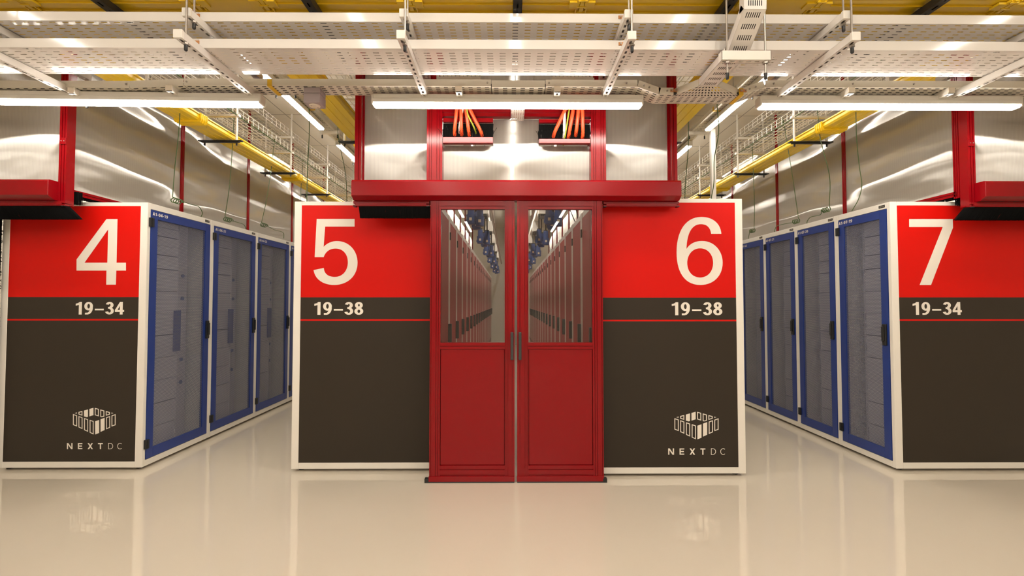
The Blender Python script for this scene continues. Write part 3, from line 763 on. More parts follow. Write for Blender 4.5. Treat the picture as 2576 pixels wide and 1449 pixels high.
# ------------------------------------------------------------------ overhead trays of the front
def slot_tray(mb, x0, x1, yn, yf, z, lip, ncell, nrow, fa, fb):
    mb.plate((x0, yn, z), (x1 - x0, 0, 0), (0, yf - yn, 0), ncell, nrow, fa, fb)
    t = .0018
    mb.box(x0, x1, yn - t, yn, z, z + lip); mb.box(x0, x1, yf, yf + t, z, z + lip)
    mb.box(x0, x1, yn, yn + .012, z + lip - t, z + lip); mb.box(x0, x1, yf - .012, yf, z + lip - t, z + lip)
    return mb
joints = [-4.2, -1.765, .662, 3.08, 5.2]
ZT2, ZT1 = vz(123.5, 2.61), vz(56.5, 2.61)
GT = 'wide perforated trays hung one above the other'
plc = ['at the left', 'left of the middle', 'right of the middle', 'at the right']
for z, nm in ((ZT2, 'lower'), (ZT1, 'upper')):
    for k, (a, b) in enumerate(zip(joints, joints[1:])):
        R = root('cable_tray', ((a + b) / 2, 2.76, z), f'glossy white slotted tray of the {nm} run, section {plc[k]}', 'cable tray', GT)
        mb = MB(); n = round((b - a) / .0735)
        slot_tray(mb, a + .001, b - .001, 2.61, 2.915, z, .052, n, 10, .47, .22); mb.build('tray', 'gloss_white', R)
        if k:
            cs = MB(); cs.box(a - .035, a + .004, 2.604, 2.608, z + .022, z + .04); c_o = cs.build('bonding_strap', 'copper', R)
            sc = MB(); sc.tube([(a - .022, 2.604, z + .031), (a - .022, 2.599, z + .031)], .005, 8); sc.build('screw', 'steel', c_o)

def strut(mb, x, y0, y1, z, w=.041, hole=.05):
    """perforated channel strut along y, slots on its underside"""
    n = max(1, round((y1 - y0) / hole)); h = w
    mb.plate((x - w / 2, y0, z), (w, 0, 0), (0, y1 - y0, 0), 1, n, .30, .52)
    mb.box(x - w / 2, x - w / 2 + .002, y0, y1, z, z + h); mb.box(x + w / 2 - .002, x + w / 2, y0, y1, z, z + h)
    mb.box(x - w / 2, x + w / 2, y0, y1, z + h - .002, z + h)
def trapeze(x, yn, yf, z, label, group, name='trapeze_hanger'):
    R = root(name, (x, yn, z), label, 'tray hanger', group)
    mb = MB(); strut(mb, x, yn + .01, yf, z + .003); mb.build('strut', 'gloss_white', R)
    cp = MB(); cp.box(x - .0235, x + .0235, yn, yn + .02, z, z + .047); cp.build('end_cap', 'white', R, bevel=.003)
    for y in (yn + .05, yf - .02):
        r = MB(); r.tube([(x + .012, y, z - .018), (x + .012, y, ZC)], .0055, 8); r.build('rod', 'steel', R)
        nt = MB(); nt.tube([(x + .012, y, z - .010), (x + .012, y, z)], .014, 6); nt.build('nut', 'steel', R)
        tp = MB(); tp.tube([(x + .012, y, z - .045), (x + .012, y, z - .040), (x + .012, y, z - .014)], [.006, .009, .009], 10); tp.build('rod_cap', 'black', R)
    return R
TX = [-2.955, -1.752, -.574, .655, 1.854, 3.055]
ZH2 = vz(97.5, 2.42); ZH1 = vz(43, 2.48)
nmx = ['at the left edge', 'second from the left', 'third from the left', 'third from the right', 'second from the right', 'at the right edge']
T2 = trapeze(TX[0], 2.42, 3.235, ZH2, f'white slotted strut under the lower tray, {nmx[0]}', 'struts carrying the lower tray')
T1 = trapeze(TX[0], 2.48, 3.235, ZH1, f'white slotted strut under the upper tray, {nmx[0]}', 'struts carrying the upper tray')
for k in range(1, 6):
    shifted(T2, (TX[k] - TX[0], 0, 0), f'white slotted strut under the lower tray, {nmx[k]}')
    shifted(T1, (TX[k] - TX[0], 0, 0), f'white slotted strut under the upper tray, {nmx[k]}')

# third tray, narrow with dense slots, with a dropped tee to the right
Y3, W3 = 3.052, .14; Z3 = vz(217.5, Y3)
def tray_seg(mb, A, B, width=W3, lip=.046, pitch=.055, rows=5, fa=.5, fb=.32, side=Vector((0, 1, 0))):
    A, B = Vector(A), Vector(B); d = B - A; n = max(1, round(d.length / pitch)); s = side * width
    up = d.normalized().cross(side).normalized()
    if up.z < 0 or (abs(up.z) < 1e-3 and up.y > 0): up = -up
    mb.plate(A, d, s, n, rows, fa, fb); t = side * .0018
    mb.obox(A - t, d, t, up * lip); mb.obox(A + s, d, t, up * lip)
    mb.obox(A + up * (lip - .002), d, side * .008, up * .002); mb.obox(A + s - side * .008 + up * (lip - .002), d, side * .008, up * .002)
def bolts(mb, pts):
    for p in pts: mb.tube([(p[0], Y3 - .0018, p[1]), (p[0], Y3 - .007, p[1])], .006, 8)
X3 = lambda u: ux(u, Y3, 215)
DZ = vz(236.7, Y3) - Z3; DL = vz(224, Y3) - Z3
secs = [('left edge section', [((-4.3, DL), (X3(326), DL))], [X3(318)]),
        ('gently sloping section left of the middle', [((X3(327), DL), (X3(462), 0))], [X3(470)]),
        ('straight section left of the middle', [((X3(463), 0), (X3(1235), 0))], [X3(1226)]),
        ('short section in the middle', [((X3(1237), -.006), (X3(1371), -.006))], []),
        ('straight section ending in the downward bend', [((X3(1373), 0), (X3(1603), 0)), ((X3(1603), 0), (X3(1657), DZ)), ((X3(1657), DZ), (X3(1694), DZ))], [X3(1381), X3(1576), X3(1620), X3(1633), X3(1678)]),
        ('right section after the yellow tape', [((X3(1870), DZ), (X3(1925), 0)), ((X3(1925), 0), (X3(2290), 0)), ((X3(2290), 0), (4.3, 0))], [X3(1885), X3(1900), X3(1946), X3(2145), X3(2298)])]
GN = 'narrow slotted tray sections behind the lamps'
for lab, segs, bl in secs:
    a, b = segs[0][0][0], segs[-1][1][0]
    R = root('cable_tray', ((a + b) / 2, Y3 + W3 / 2, Z3), f'narrow slotted white tray, {lab}', 'cable tray', GN)
    mb = MB()
    for (xa_, za), (xb_, zb_) in segs: tray_seg(mb, (xa_, Y3, Z3 + za), (xb_, Y3, Z3 + zb_))
    mb.build('tray', 'grey_white', R)
    if bl:
        def zat(x):
            for (p, za), (q, zq) in segs:
                if p <= x <= q: return Z3 + za + (zq - za) * (x - p) / (q - p) + .024
            return Z3 + .024
        for x in bl:
            bb = MB(); bolts(bb, [(x, zat(x))]); bb.build('bolt', 'steel', R)
# the tee
tL, tR = X3(1694), X3(1870); ZB = Z3 + DZ; bx0, bx1 = .880 * (ZB - HC), .966 * (ZB - HC)
TE = root('cable_tray', ((tL + tR) / 2, Y3, ZB), 'white tee of the narrow tray where the sloping branch joins', 'cable tray', GN)
mb = MB(); tray_seg(mb, (tL, Y3, ZB), (tR, Y3, ZB), lip=.046)
mb.v = []; mb.f = []
mb.plate((tL, Y3 + .03, ZB), (tR - tL, 0, 0), (0, W3 - .03, 0), 10, 5, .5, .32)
mb.box(tL, tR, Y3 + W3, Y3 + W3 + .002, ZB, ZB + .046)
yj = 2.93
for j in range(4):                                  # flare narrowing towards the branch
    ya, yb = Y3 + .03 - (Y3 + .03 - yj) * j / 4, Y3 + .03 - (Y3 + .03 - yj) * (j + 1) / 4
    fr_ = lambda y: ((Y3 + .03 - y) / (Y3 + .03 - yj))
    xl, xr = (lambda y: tL + (bx0 - tL) * max(0, fr_(y))), (lambda y: tR + (bx1 - tR) * (max(0, fr_(y)) ** 1.0))
    nn = [20, 16, 12, 8][j]
    A_, B_, C_, D_ = [Vector(q) for q in ((xl(ya), ya, ZB), (xr(ya), ya, ZB), (xr(yb), yb, ZB), (xl(yb), yb, ZB))]
    for i in range(nn):
        p = [A_.lerp(B_, i / nn), A_.lerp(B_, (i + 1) / nn), D_.lerp(C_, (i + 1) / nn), D_.lerp(C_, i / nn)]
        c = sum(p, Vector()) / 4; q = [Vector((c.x + (v.x - c.x) * .45, c.y + (v.y - c.y) * .5, ZB)) for v in p]
        k = len(mb.v); mb.v += p + q
        for x in range(4): mb.f.append((k + x, k + (x + 1) % 4, k + 4 + (x + 1) % 4, k + 4 + x))
for (xa_, xb_) in ((tL, bx0), (tR, bx1)):
    a = Vector((xa_, Y3 + .03, ZB)); b = Vector((xb_, yj, ZB)); mb.obox(a, b - a, (0, .002, 0), (0, 0, .046))
mb.build('tray', 'grey_white', TE)
for u in (1694, 1868):
    s = MB(); x = X3(u); s.box(x - .022, x + .022, Y3 - .012, Y3 - .008 + .012, ZB + .016, ZB + .032); so = s.build('bonding_strap', 'copper', TE)
    q = MB()
    for dx in (-.014, .014): q.tube([(x + dx, Y3 - .012, ZB + .024), (x + dx, Y3 - .018, ZB + .024)], .005, 8)
    q.build('bolt', 'steel', so)
# black cables added in the trays so their slots look dark
def bundle(pts, side, n, r_, label, lift=.011, group=None):
    m_ = MB()
    for i in range(n):
        o = Vector(side) * ((i + .5) / n); m_.tube([Vector(p) + o + Vector((0, 0, lift)) for p in pts], r_, 8)
    return tag(m_.build('slot_darkening_cables', 'bcable'), label, 'cable bundle', group)
bundle([(-4.3, Y3, Z3 + DL), (X3(327), Y3, Z3 + DL), (X3(462), Y3, Z3), (X3(1603), Y3, Z3), (X3(1657), Y3, Z3 + DZ), (X3(1870), Y3, Z3 + DZ), (X3(1925), Y3, Z3), (4.3, Y3, Z3)], (0, W3, 0), 7, .0099, 'black cables added inside the narrow tray behind the lamps to darken its slots')
# yellow tape bands on the narrow tray
for u, dz, lab in ((673, 0, 'left of the lamp end'), (1858, DZ, 'beside the tee')):
    x = X3(u); t = MB(); z = Z3 + dz
    t.box(x, x + .030, Y3 - .0045, Y3 - .0025, z - .002, z + .042); t.box(x, x + .03, Y3 - .0045, Y3 + W3, z - .004, z - .002)
    tag(t.build('tape_band', 'ytape'), f'yellow tape around the narrow tray, {lab}', 'tape', 'yellow tape bands')
# the branch: level run towards the camera under the wide trays, then up in front of them
BR = root('cable_tray', ((bx0 + bx1) / 2, 2.7, ZB), 'white branch tray passing under and rising in front of the wide trays', 'cable tray')
mb = MB(); bw = bx1 - bx0; pts = [(yj - .002, ZB), (2.54, ZB), (2.355, ZB + .135), (2.33, 3.4)]
for (ya, za), (yb, zb_) in zip(pts, pts[1:]):
    A_, B_ = Vector((bx0, ya, za)), Vector((bx0, yb, zb_)); d = B_ - A_; L = d.length; n = max(1, round(L / .062))
    cell = d / n; sd = Vector((bw, 0, 0)); up = sd.normalized().cross(d.normalized())
    if up.z < -.01 or (abs(up.z) < .25 and up.y < 0): up = -up
    for i in range(n):
        p = A_ + cell * i; m_ = .17
        mb.quad(p, p + sd * m_, p + sd * m_ + cell, p + cell); mb.quad(p + sd * (1 - m_), p + sd, p + sd + cell, p + sd * (1 - m_) + cell)
        mb.plate(p + sd * m_, sd * (1 - 2 * m_), cell, 7, 1, .42, .45)
    mb.obox(A_, d, (.0018, 0, 0), up * .046); mb.obox(A_ + sd, d, (-.0018, 0, 0), up * .046)
mb.build('tray', 'gloss_white', BR)
bundle([(bx0, Y3 + .02, ZB), (bx0, 2.55, ZB), (bx0, 2.375, ZB + .135), (bx0, 2.352, 3.4)], (bw, 0, 0), 7, .0082, 'black cables added inside the white branch tray at the top right to darken its slots', lift=.014)
SB = root('tray_support', (1.26, 2.47, ZB - .05), 'white strut on two rods holding up the branch tray', 'tray hanger')
ys = 2.475; xa_, xb_ = ux(1816, ys, 136), ux(1940, ys, 136); zs0, zs1 = vz(148, ys), vz(125, ys)
zs1 = min(zs1, ZB - .002); st = MB()
st.box(xa_, xb_, ys, ys + .002, zs0, zs1); st.box(xa_, xb_, ys + .039, ys + .041, zs0, zs1); st.box(xa_, xa_ + .002, ys, ys + .04, zs0, zs1); st.box(xb_ - .002, xb_, ys, ys + .04, zs0, zs1)
st.plate((xa_, ys, zs0), (xb_ - xa_, 0, 0), (0, .041, 0), 6, 1, .5, .3); st.build('strut', 'white', SB)
for u in (1829, 1925):
    x = ux(u, ys + .02, 136); r = MB(); r.tube([(x, ys + .02, zs0 - .07), (x, ys + .02, ZC)], .0055, 8); r.build('rod', 'steel', SB)
    r = MB(); r.tube([(x, ys + .02, zs0 - .012), (x, ys + .02, zs0)], .015, 6); r.build('nut', 'steel', SB)
    r = MB(); r.tube([(x, ys + .02, zs0 - .10), (x, ys + .02, zs0 - .095), (x, ys + .02, zs0 - .065)], [.006, .009, .009], 10); r.build('rod_cap', 'black', SB)
# short struts under the narrow tray
sh = None
for u, lab in ((182, 'at the left edge'), (427, 'above the left lamp'), (1154, 'above the middle lamp, left one'), (1402, 'above the middle lamp, right one'), (2140, 'above the right lamp, left one'), (2390, 'above the right lamp, right one')):
    x = X3(u); dz = DL if u < 300 else 0
    z = Z3 + dz - .043
    if sh is None:
        sh = root('tray_support', (x, Y3 - .005, z), f'short white strut end {lab}', 'tray hanger', 'short struts under the narrow tray'); m_ = MB(); strut(m_, x, Y3 - .005, Y3 + .20, z, .041, .05); m_.build('strut', 'white', sh)
        MB().box(x - .0215, x + .0215, Y3 - .012, Y3 - .004, z + .006, z + .042).build('end_cap', 'cream', sh, bevel=.002); base = (x, z)
    else: shifted(sh, (x - base[0], 0, z - base[1]), f'short white strut end {lab}')
# detector box
bx_, by_, s_ = ux(763, Y3 + .012, 240), Y3 + .012, .108
DT = root('smoke_detector', (bx_ + s_ / 2, by_ + s_ / 2, Z3 - .105), 'mauve grey box with round white sensor under the narrow tray', 'smoke detector')
MB().box(bx_, bx_ + s_, by_, by_ + s_, Z3 - .040, Z3 - .001).build('box_lid', 'grey_box', DT, bevel=.006)
MB().box(bx_, bx_ + s_, by_, by_ + s_, Z3 - .106, Z3 - .042).build('box_body', 'grey_box', DT, bevel=.004)
c = (bx_ + s_ / 2, by_ + s_ / 2); m_ = MB(); m_.tube([(c[0], c[1], Z3 - .105), (c[0], c[1], Z3 - .112), (c[0], c[1], Z3 - .1121), (c[0], c[1], Z3 - .110)], [.038, .034, .020, .014], 24); m_.build('sensor', 'cream', DT)
for dx in (.012, s_ - .012):
    for dy in (.012, s_ - .012):
        m_ = MB(); m_.tube([(bx_ + dx, by_ + dy, Z3 - .105), (bx_ + dx, by_ + dy, Z3 - .1075)], .006, 8); m_.build('screw', 'steel', DT)

# comb ducts and the little perforated tray end above the door
for a, b, lab in ((1098, 1207, 'left'), (1390, 1495, 'right')):
    y = 3.30; x0, x1 = ux(a, y, 195), ux(b, y, 195); z0, z1 = vz(199, y), vz(180, y); m_ = MB(); n = 11
    for i in range(n):
        q = x0 + (x1 - x0) * i / n; m_.box(q, q + (x1 - x0) / n * .68, y, y + .003, z0 + .012, z1)
    m_.box(x0, x1, y, y + .003, z0 - .004, z0 + .012); m_.box(x0, x1, y, y + .08, z0 - .007, z0 - .004); m_.box(x0, x1, y + .077, y + .08, z0 - .004, z1)
    tag(m_.build('cable_duct', 'grey_white'), f'white comb duct above the door, {lab} one', 'cable duct', 'comb ducts above the door')
y = 3.25; m_ = MB(); x0, x1 = ux(1285, y, 270), ux(1320, y, 270); z0 = vz(276, y)
m_.plate((x0, y, z0), (x1 - x0, 0, 0), (0, 0, .05), 7, 4, .35, .35); m_.plate((x0, y, z0), (x1 - x0, 0, 0), (0, .2, 0), 6, 8, .35, .35)
m_.box(x0, x0 + .002, y, y + .2, z0, z0 + .05); m_.box(x1 - .002, x1, y, y + .2, z0, z0 + .05)
m_.box(x0 + .03, x0 + .036, y + .06, y + .066, z0, ZC)
tag(m_.build('cable_tray', 'white'), 'tiny perforated white tray end peeping under the middle lamp', 'cable tray')

# ------------------------------------------------------------------ orange cables into the brush entries
GO = {'left': 'orange cables into the left brush entry', 'right': 'orange cables into the right brush entry'}
def cable(pa, pb, r, m, label, group, name='power_cable', cat='cable', band=None):
    a = W(pa[0], pa[1], Y=3.43); b = W(pb[0], pb[1], Y=3.48); top = W(pa[0] + (pa[0] - pb[0]) * .25, 238, Y=3.36)
    end = b + Vector((0, .10, -.03))
    p = curve_pts([top + Vector((0, 0, .12)), top, a, a.lerp(b, .5) + Vector((0, -.008, 0)), b, end], 6)
    m1 = MB().tube(p, r, 12)
    if not band: return tag(m1.build(name, m), label, cat, group)
    R = root(name, end, label, cat, group); m1.build('sheath', m, R)
    t, mt = band; q = a.lerp(b, t) + Vector((0, -.006, 0)); dd = (b - a).normalized() * .006
    MB().tube([q - dd, q + dd], r * 1.08, 12).build('marker_ring', mt, R)
    return R
L_ = [((1150, 268), (1143.5, 333)), ((1160, 268), (1161, 333)), ((1171.6, 268), (1179.5, 334)), ((1179, 268), (1211, 335))]
R_ = [((1425, 268), (1394, 337)), ((1443, 268), (1431, 339)), ((1455.5, 268), (1449, 335)), ((1464.7, 268), (1466, 340))]
wl = ['leftmost', 'second from the left', 'third from the left', 'rightmost, bending right']
wr = ['leftmost, with dark ring', 'second from the left', 'third from the left', 'rightmost, with red ring']
for k, (a, b) in enumerate(L_): cable(a, b, .0132, 'orange', f'orange cable into the left brush entry, {wl[k]}', GO['left'], band=(.5, 'bcable') if k == 2 else None)
for k, (a, b) in enumerate(R_): cable(a, b, .0140, 'orange', f'orange cable into the right brush entry, {wr[k]}', GO['right'], band={0: (.82, 'plug_blue'), 3: (.68, 'sign_red')}.get(k))
cable((1176, 285), (1196, 330), .006, 'greenyellow', 'thin green yellow earth cable into the left brush entry', 'earth cables')
cable((1433, 268), (1421, 344), .006, 'greenyellow', 'thin green yellow earth cable into the right brush entry', 'earth cables')
cable((1165, 268), (1155, 328), .008, 'wcable', 'white cable behind the orange ones, left entry', 'white cables')
cable((1420, 268), (1419, 340), .011, 'wcable', 'white cable behind the orange ones, right entry', 'white cables')

# ------------------------------------------------------------------ yellow fibre ducts
def duct_prof(c0, c1, z, h):
    """U channel with rolled rims and two ribs under it; returns (cross, height) points, outer then inner"""
    t = .006; m = (c0 + c1) / 2; w = c1 - c0
    return [(c0 - .01, z + h), (c0 - .01, z + h - .012), (c0, z + h - .012), (c0, z + .02), (c0 + .012, z + .004), (c0 + w * .3, z + .004), (c0 + w * .32, z), (c0 + w * .36, z), (c0 + w * .38, z + .004),
            (c1 - w * .38, z + .004), (c1 - w * .36, z), (c1 - w * .32, z), (c1 - w * .3, z + .004), (c1 - .012, z + .004), (c1, z + .02), (c1, z + h - .012), (c1 + .01, z + h - .012), (c1 + .01, z + h),
            (c1 - t, z + h), (c1 - t, z + .022), (c1 - .016, z + .012), (c0 + .016, z + .012), (c0 + t, z + .022), (c0 + t, z + h)]
def ring_prof(c0, c1, z, h):
    a, b = .014, .014
    return [(c0 - a, z + h + .006), (c0 - a, z + .016), (c0, z - b), (c1, z - b), (c1 + a, z + .016), (c1 + a, z + h + .006), (c1 + .004, z + h + .006), (c1 + .001, z + .02), (c1 - .012, z + .002), (c0 + .012, z + .002), (c0 - .001, z + .02), (c0 - .004, z + h + .006)]
def duct_y(c0, c1, z, h, y0, y1, label, joints_):
    R = root('fibre_duct', ((c0 + c1) / 2, y0, z), label, 'cable duct', 'yellow cable ducts running back')
    MB().extrude([(x, y0, q) for x, q in duct_prof(c0, c1, z, h)], (0, y1 - y0, 0)).build('channel', 'yellow', R)
    for y in joints_:
        m_ = MB()
        m_.extrude([(x, y, q) for x, q in ring_prof(c0, c1, z, h)], (0, .10, 0))
        for k in range(4): m_.extrude([(x + (0 if abs(x - (c0 + c1) / 2) < .01 else math.copysign(.006, x - (c0 + c1) / 2)), y + .005 + .028 * k, q - .004) for x, q in ring_prof(c0, c1, z, h)], (0, .008, 0))
        m_.extrude([((c0 + (c1 - c0) * f), y + .1, z - .012) for f in (0, 1)] + [(c0 + (c1 - c0) * .75, y + .2, z - .005), (c0 + (c1 - c0) * .25, y + .2, z - .005)], (0, 0, .008))
        m_.build('coupler', 'yellow', R, bevel=.001)
    return R
ZY = 2.985
duct_y(-3.10, -2.88, ZY + .022, .065, 3.17, 14.5, 'yellow duct over the left aisle, above the blue-doored racks', [4.28, 6.32, 8.36, 10.4])
duct_y(3.06, 3.29, ZY + .022, .065, 3.17, 14.5, 'yellow duct over the right aisle, above the blue-doored racks', [4.45, 6.85, 8.9, 10.9])
duct_y(-1.67, -1.43, ZY + .022, .065, 3.17, 14.5, 'yellow duct over the racks marked 5', [5.0, 7.0])
duct_y(1.45, 1.70, ZY + .022, .065, 3.17, 14.5, 'yellow duct over the racks marked 6', [5.0, 7.0])
zf, c0, c1, hf = 3.075, 2.62, 3.15, .13
FR = root('fibre_duct', (0, 2.88, zf), 'broad yellow cable duct crossing along the top of the photo', 'cable duct')
MB().extrude([(-5.2, q, z) for q, z in duct_prof(c0, c1, zf, hf)], (10.4, 0, 0)).build('channel', 'yellow', FR)
pr = [(-5.2, c0 + .055, zf + .004)]
for yy in (c0 + .07, c0 + .14, c0 + .22, c0 + .38): MB().box(-5.2, 5.2, yy, yy + .010, zf - .004, zf + .005).build('rib', 'yellow', FR)
for x in (-2.84, -1.84, -1.44, -.58, .43, 1.42, 1.82, 2.95):
    m_ = MB(); m_.extrude([(x - .012, q, z) for q, z in ring_prof(c0, c1, zf, hf)], (.024, 0, 0))
    for k in range(9): m_.box(x - .026, x + .026, c0 + .01 + k * .055, c0 + .018 + k * .055, zf - .019, zf - .003)
    for sx in (-1, 1): m_.box(x + sx * .030 - .004, x + sx * .030 + .004, c0, c1, zf - .012, zf); m_.box(x + sx * .045 - .03, x + sx * .045 + .03, c0 + .03, c0 + .09, zf - .014, zf)
    m_.build('coupler', 'yellow', FR, bevel=.001)
for x0, x1 in ((-1.82, -1.46), (1.44, 1.80)):
    MB().box(x0, x1, c0 + .005, c1, zf - .006, zf + .004).build('junction_plate', 'yellow', FR)
xs_ = [-2.33, -1.145, .05, 1.265, 2.46]
BS = None
lb = ['at the left edge', 'left of the middle', 'in the middle', 'right of the middle', 'at the right edge']
for k, x in enumerate(xs_):
    if BS is None:
        BS = root('duct_support', (x, 2.5, zf - .065), f'black slotted strut under the broad yellow duct, {lb[k]}', 'duct hanger', 'black struts under the broad yellow duct')
        m_ = MB(); y0, y1 = 2.5, 3.25; w = .052; z = zf - .060
        m_.plate((x - w / 2, y0, z), (w, 0, 0), (0, y1 - y0, 0), 1, 10, .20, .5); m_.box(x - w / 2, x - w / 2 + .002, y0, y1, z, z + .041); m_.box(x + w / 2 - .002, x + w / 2, y0, y1, z, z + .041)
        m_.box(x - w / 2, x + w / 2, y0, y1, z + .038, z + .041)
        m_.build('strut', 'black', BS)
        for yy in (y0 + .04, y1 - .04): MB().tube([(x, yy, z), (x, yy, ZC)], .005, 6).build('rod', 'steel', BS)
    else: shifted(BS, (x - xs_[0], 0, 0), f'black slotted strut under the broad yellow duct, {lb[k]}')

# ------------------------------------------------------------------ wire baskets and hangers over the aisles
def basket(x0, x1, z, h, y0, y1, label, group):
    R = root('wire_basket_tray', ((x0 + x1) / 2, y0, z), label, 'wire basket tray', group)
    m_ = MB(); r = .0024
    def wire(a, b): 
        a, b = Vector(a), Vector(b); d = b - a; n1 = d.orthogonal().normalized() * 2 * r; n2 = d.normalized().cross(n1)
        m_.obox(a - n1 / 2 - n2 / 2, d, n1, n2)
    n = 6
    for i in range(n + 1): x = x0 + (x1 - x0) * i / n; wire((x, y0, z), (x, y1, z))
    for x in (x0, x1):
        wire((x, y0, z + h * .5), (x, y1, z + h * .5)); wire((x, y0, z + h), (x, y1, z + h))
    y = y0
    while y < y1:
        wire((x0, y, z - r), (x1, y, z - r)); wire((x0, y, z), (x0, y, z + h)); wire((x1, y, z), (x1, y, z + h)); y += .1
    m_.build('wires', 'white', R); return R
def hanger(x0, x1, y, label, group):
    """black foot bar, two white rods up to the ceiling, two crossbars under the baskets"""
    R = root('duct_hanger', ((x0 + x1) / 2, y, ZY), label, 'duct hanger', group)
    m_ = MB(); m_.box(x0 - .06, x1 + .06, y - .02, y + .02, ZY, ZY + .012); m_.box(x0 - .03, x1 + .03, y - .012, y + .012, ZY - .012, ZY); m_.build('foot_bar', 'black', R, bevel=.002)
    for x in (x0, x1):
        MB().tube([(x, y, ZY - .01), (x, y, ZC)], .011, 8).build('rod', 'white', R); MB().tube([(x, y, ZY - .04), (x, y, ZY - .012)], .009, 8).build('rod_cap', 'black', R)
    for z in (3.245, 3.445): MB().box(x0 - .03, x1 + .03, y - .02, y + .02, z, z + .025).build('crossbar', 'white', R, bevel=.002)
    return R
for side, x0, x1 in (('left', -3.165, -2.835), ('right', 2.995, 3.335)):
    for z, nm in ((3.275, 'lower'), (3.475, 'upper')):
        basket(x0 + .02, x1 - .02, z, .085, 3.25, 14, f'white {nm} wire basket tray over the {side} aisle', 'wire basket trays over the aisles')
    hg = hanger(x0, x1, 4.8 - 1.2, f'nearest black footed hanger under the {side} yellow duct', f'black footed hangers under the {side} aisle duct')
    for k in range(1, 8): shifted(hg, (0, 1.2 * k, 0), f'black footed hanger under the {side} yellow duct, {ORD[k]} from the front')
for side, x0, x1 in (('left', -1.72, -1.38), ('right', 1.40, 1.75)):
    hg = hanger(x0, x1, 4.82, f'nearest hanger of the duct over the {side}-hand inner racks', f'hangers over the {side}-hand inner racks')
    for k in range(1, 3): shifted(hg, (0, 1.2 * k, 0), f'hanger over the {side}-hand inner racks, {ORD[k]} from the front')
    basket(x0 + .02, x1 - .02, 3.275, .085, 3.25, 14, f'white wire basket tray over the {side}-hand inner racks', 'wire basket trays over the racks')
# slotted trays under the ceiling of the aisles, lamps hang below them
for side, x in (('left', -2.345), ('right', 2.475)):
    R = root('cable_tray', (x, 3.3, 3.56), f'slotted white tray above the tubes of the {side} aisle', 'cable tray', 'slotted trays over the aisles')
    m_ = MB(); L = 7.7; n = int(L / .055); w = .15; y0 = 3.3
    m_.plate((x - w / 2 + .03, y0, 3.56), (w - .06, 0, 0), (0, L, 0), 5, n, .32, .5)
    for a, b in ((x - w / 2, x - w / 2 + .03), (x + w / 2 - .03, x + w / 2)): m_.quad((a, y0, 3.56), (b, y0, 3.56), (b, y0 + L, 3.56), (a, y0 + L, 3.56))
    m_.box(x - w / 2, x - w / 2 + .002, y0, y0 + L, 3.56, 3.606); m_.box(x + w / 2 - .002, x + w / 2, y0, y0 + L, 3.56, 3.606); m_.build('tray', 'grey_white', R)
    bundle([(x - w / 2 + .02, 3.32, 3.56), (x - w / 2 + .02, 11, 3.56)], (w - .04, 0, 0), 6, .0088, f'black cables added to darken the slots of the ceiling tray of the {side} aisle')  # added filling, makes the tray slots read dark from below
    t = MB(); t.box(x - w / 2 - .002, x + w / 2 + .002, 5.35, 5.38, 3.557, 3.559); t.box(x - w / 2 - .003, x - w / 2 - .001, 5.35, 5.38, 3.557, 3.606); t.box(x + w / 2 + .001, x + w / 2 + .003, 5.35, 5.38, 3.557, 3.606); t.build('tape_band', 'ytape', R)
    s0 = None
    for k in range(5):
        y = 4.83 + 1.2 * k
        if s0 is None:
            s0 = root('tray_support', (x, y, 3.52), f'nearest white strut under the ceiling tray of the {side} aisle', 'tray hanger', f'struts under the {side} ceiling tray')
            MB().box(x - .125, x + .125, y - .02, y + .02, 3.517, 3.557).build('strut', 'white', s0, bevel=.002)
            for dx in (-.10, .10):
                MB().tube([(x + dx, y, 3.50), (x + dx, y, ZC)], .005, 6).build('rod', 'steel', s0); MB().tube([(x + dx, y, 3.46), (x + dx, y, 3.50)], .009, 8).build('rod_cap', 'black', s0)
        else: shifted(s0, (0, 1.2 * k, 0), f'{ORD[k]} white strut under the ceiling tray of the {side} aisle')
pz = W(1793, 400, Y=5.85); m_ = MB(); m_.box(pz.x - .029, pz.x + .029, 5.82, 5.88, 0, 3.517)
tag(m_.build('white_pole', 'white', bevel=.006), 'square white pole rising behind the rack marked 6', 'pole')

# ------------------------------------------------------------------ green earth wires
def gw(px, plane, side, label, coil=None, r=.0035):
    X0 = plane
    pts = [W(u, v, X=X0) for u, v in px]
    m_ = MB(); up = Vector((pts[0].x, pts[0].y, 3.27)); path = [up] + pts[:coil[0]] if coil else [up] + pts
    if coil:
        c = pts[coil[0] - 1]; n = 34; cp = []
        for i in range(n): a = 2 * math.pi * i / 10; cp.append(c + Vector((.0, .012 * i / 10, 0)) * 1.0 + Vector((.022 * math.sin(a), .010 * math.sin(a) + .018 * i / 10, .022 * math.cos(a) - .022)))
        m_.tube(curve_pts(path, 8), r, 6); m_.tube(cp, r * 1.2, 6); m_.tube(curve_pts([cp[-1]] + pts[coil[0]:], 8), r, 6)
    else: m_.tube(curve_pts(path, 8), r, 6)
    tag(m_.build('earth_wire', 'green'), label, 'wire', f'green wires hanging in the {side} aisle')
XWL, XWR = -2.95, 3.10
gw([(453, 272), (449, 340), (440, 420), (434, 496), (456, 506), (480, 514), (500, 520), (509, 535), (506, 545)], XWL, 'left', 'curly green wire dropping to the rack coded A1-04-19', (4,))
gw([(589, 290), (584, 380), (577, 470), (566, 545), (585, 556), (600, 560), (614, 566), (620, 580)], XWL, 'left', 'curly green wire dropping to the rack coded A1-04-21', (4,))
gw([(690, 352), (683, 420), (671, 500), (658, 560), (672, 568), (690, 578), (712, 585), (714, 600)], XWL, 'left', 'curly green wire dropping to the rack coded A1-04-22', (4,))
gw([(762, 404), (760, 450), (757, 480), (757, 620)], -2.95, 'left', 'green wire beside the third left hanger')
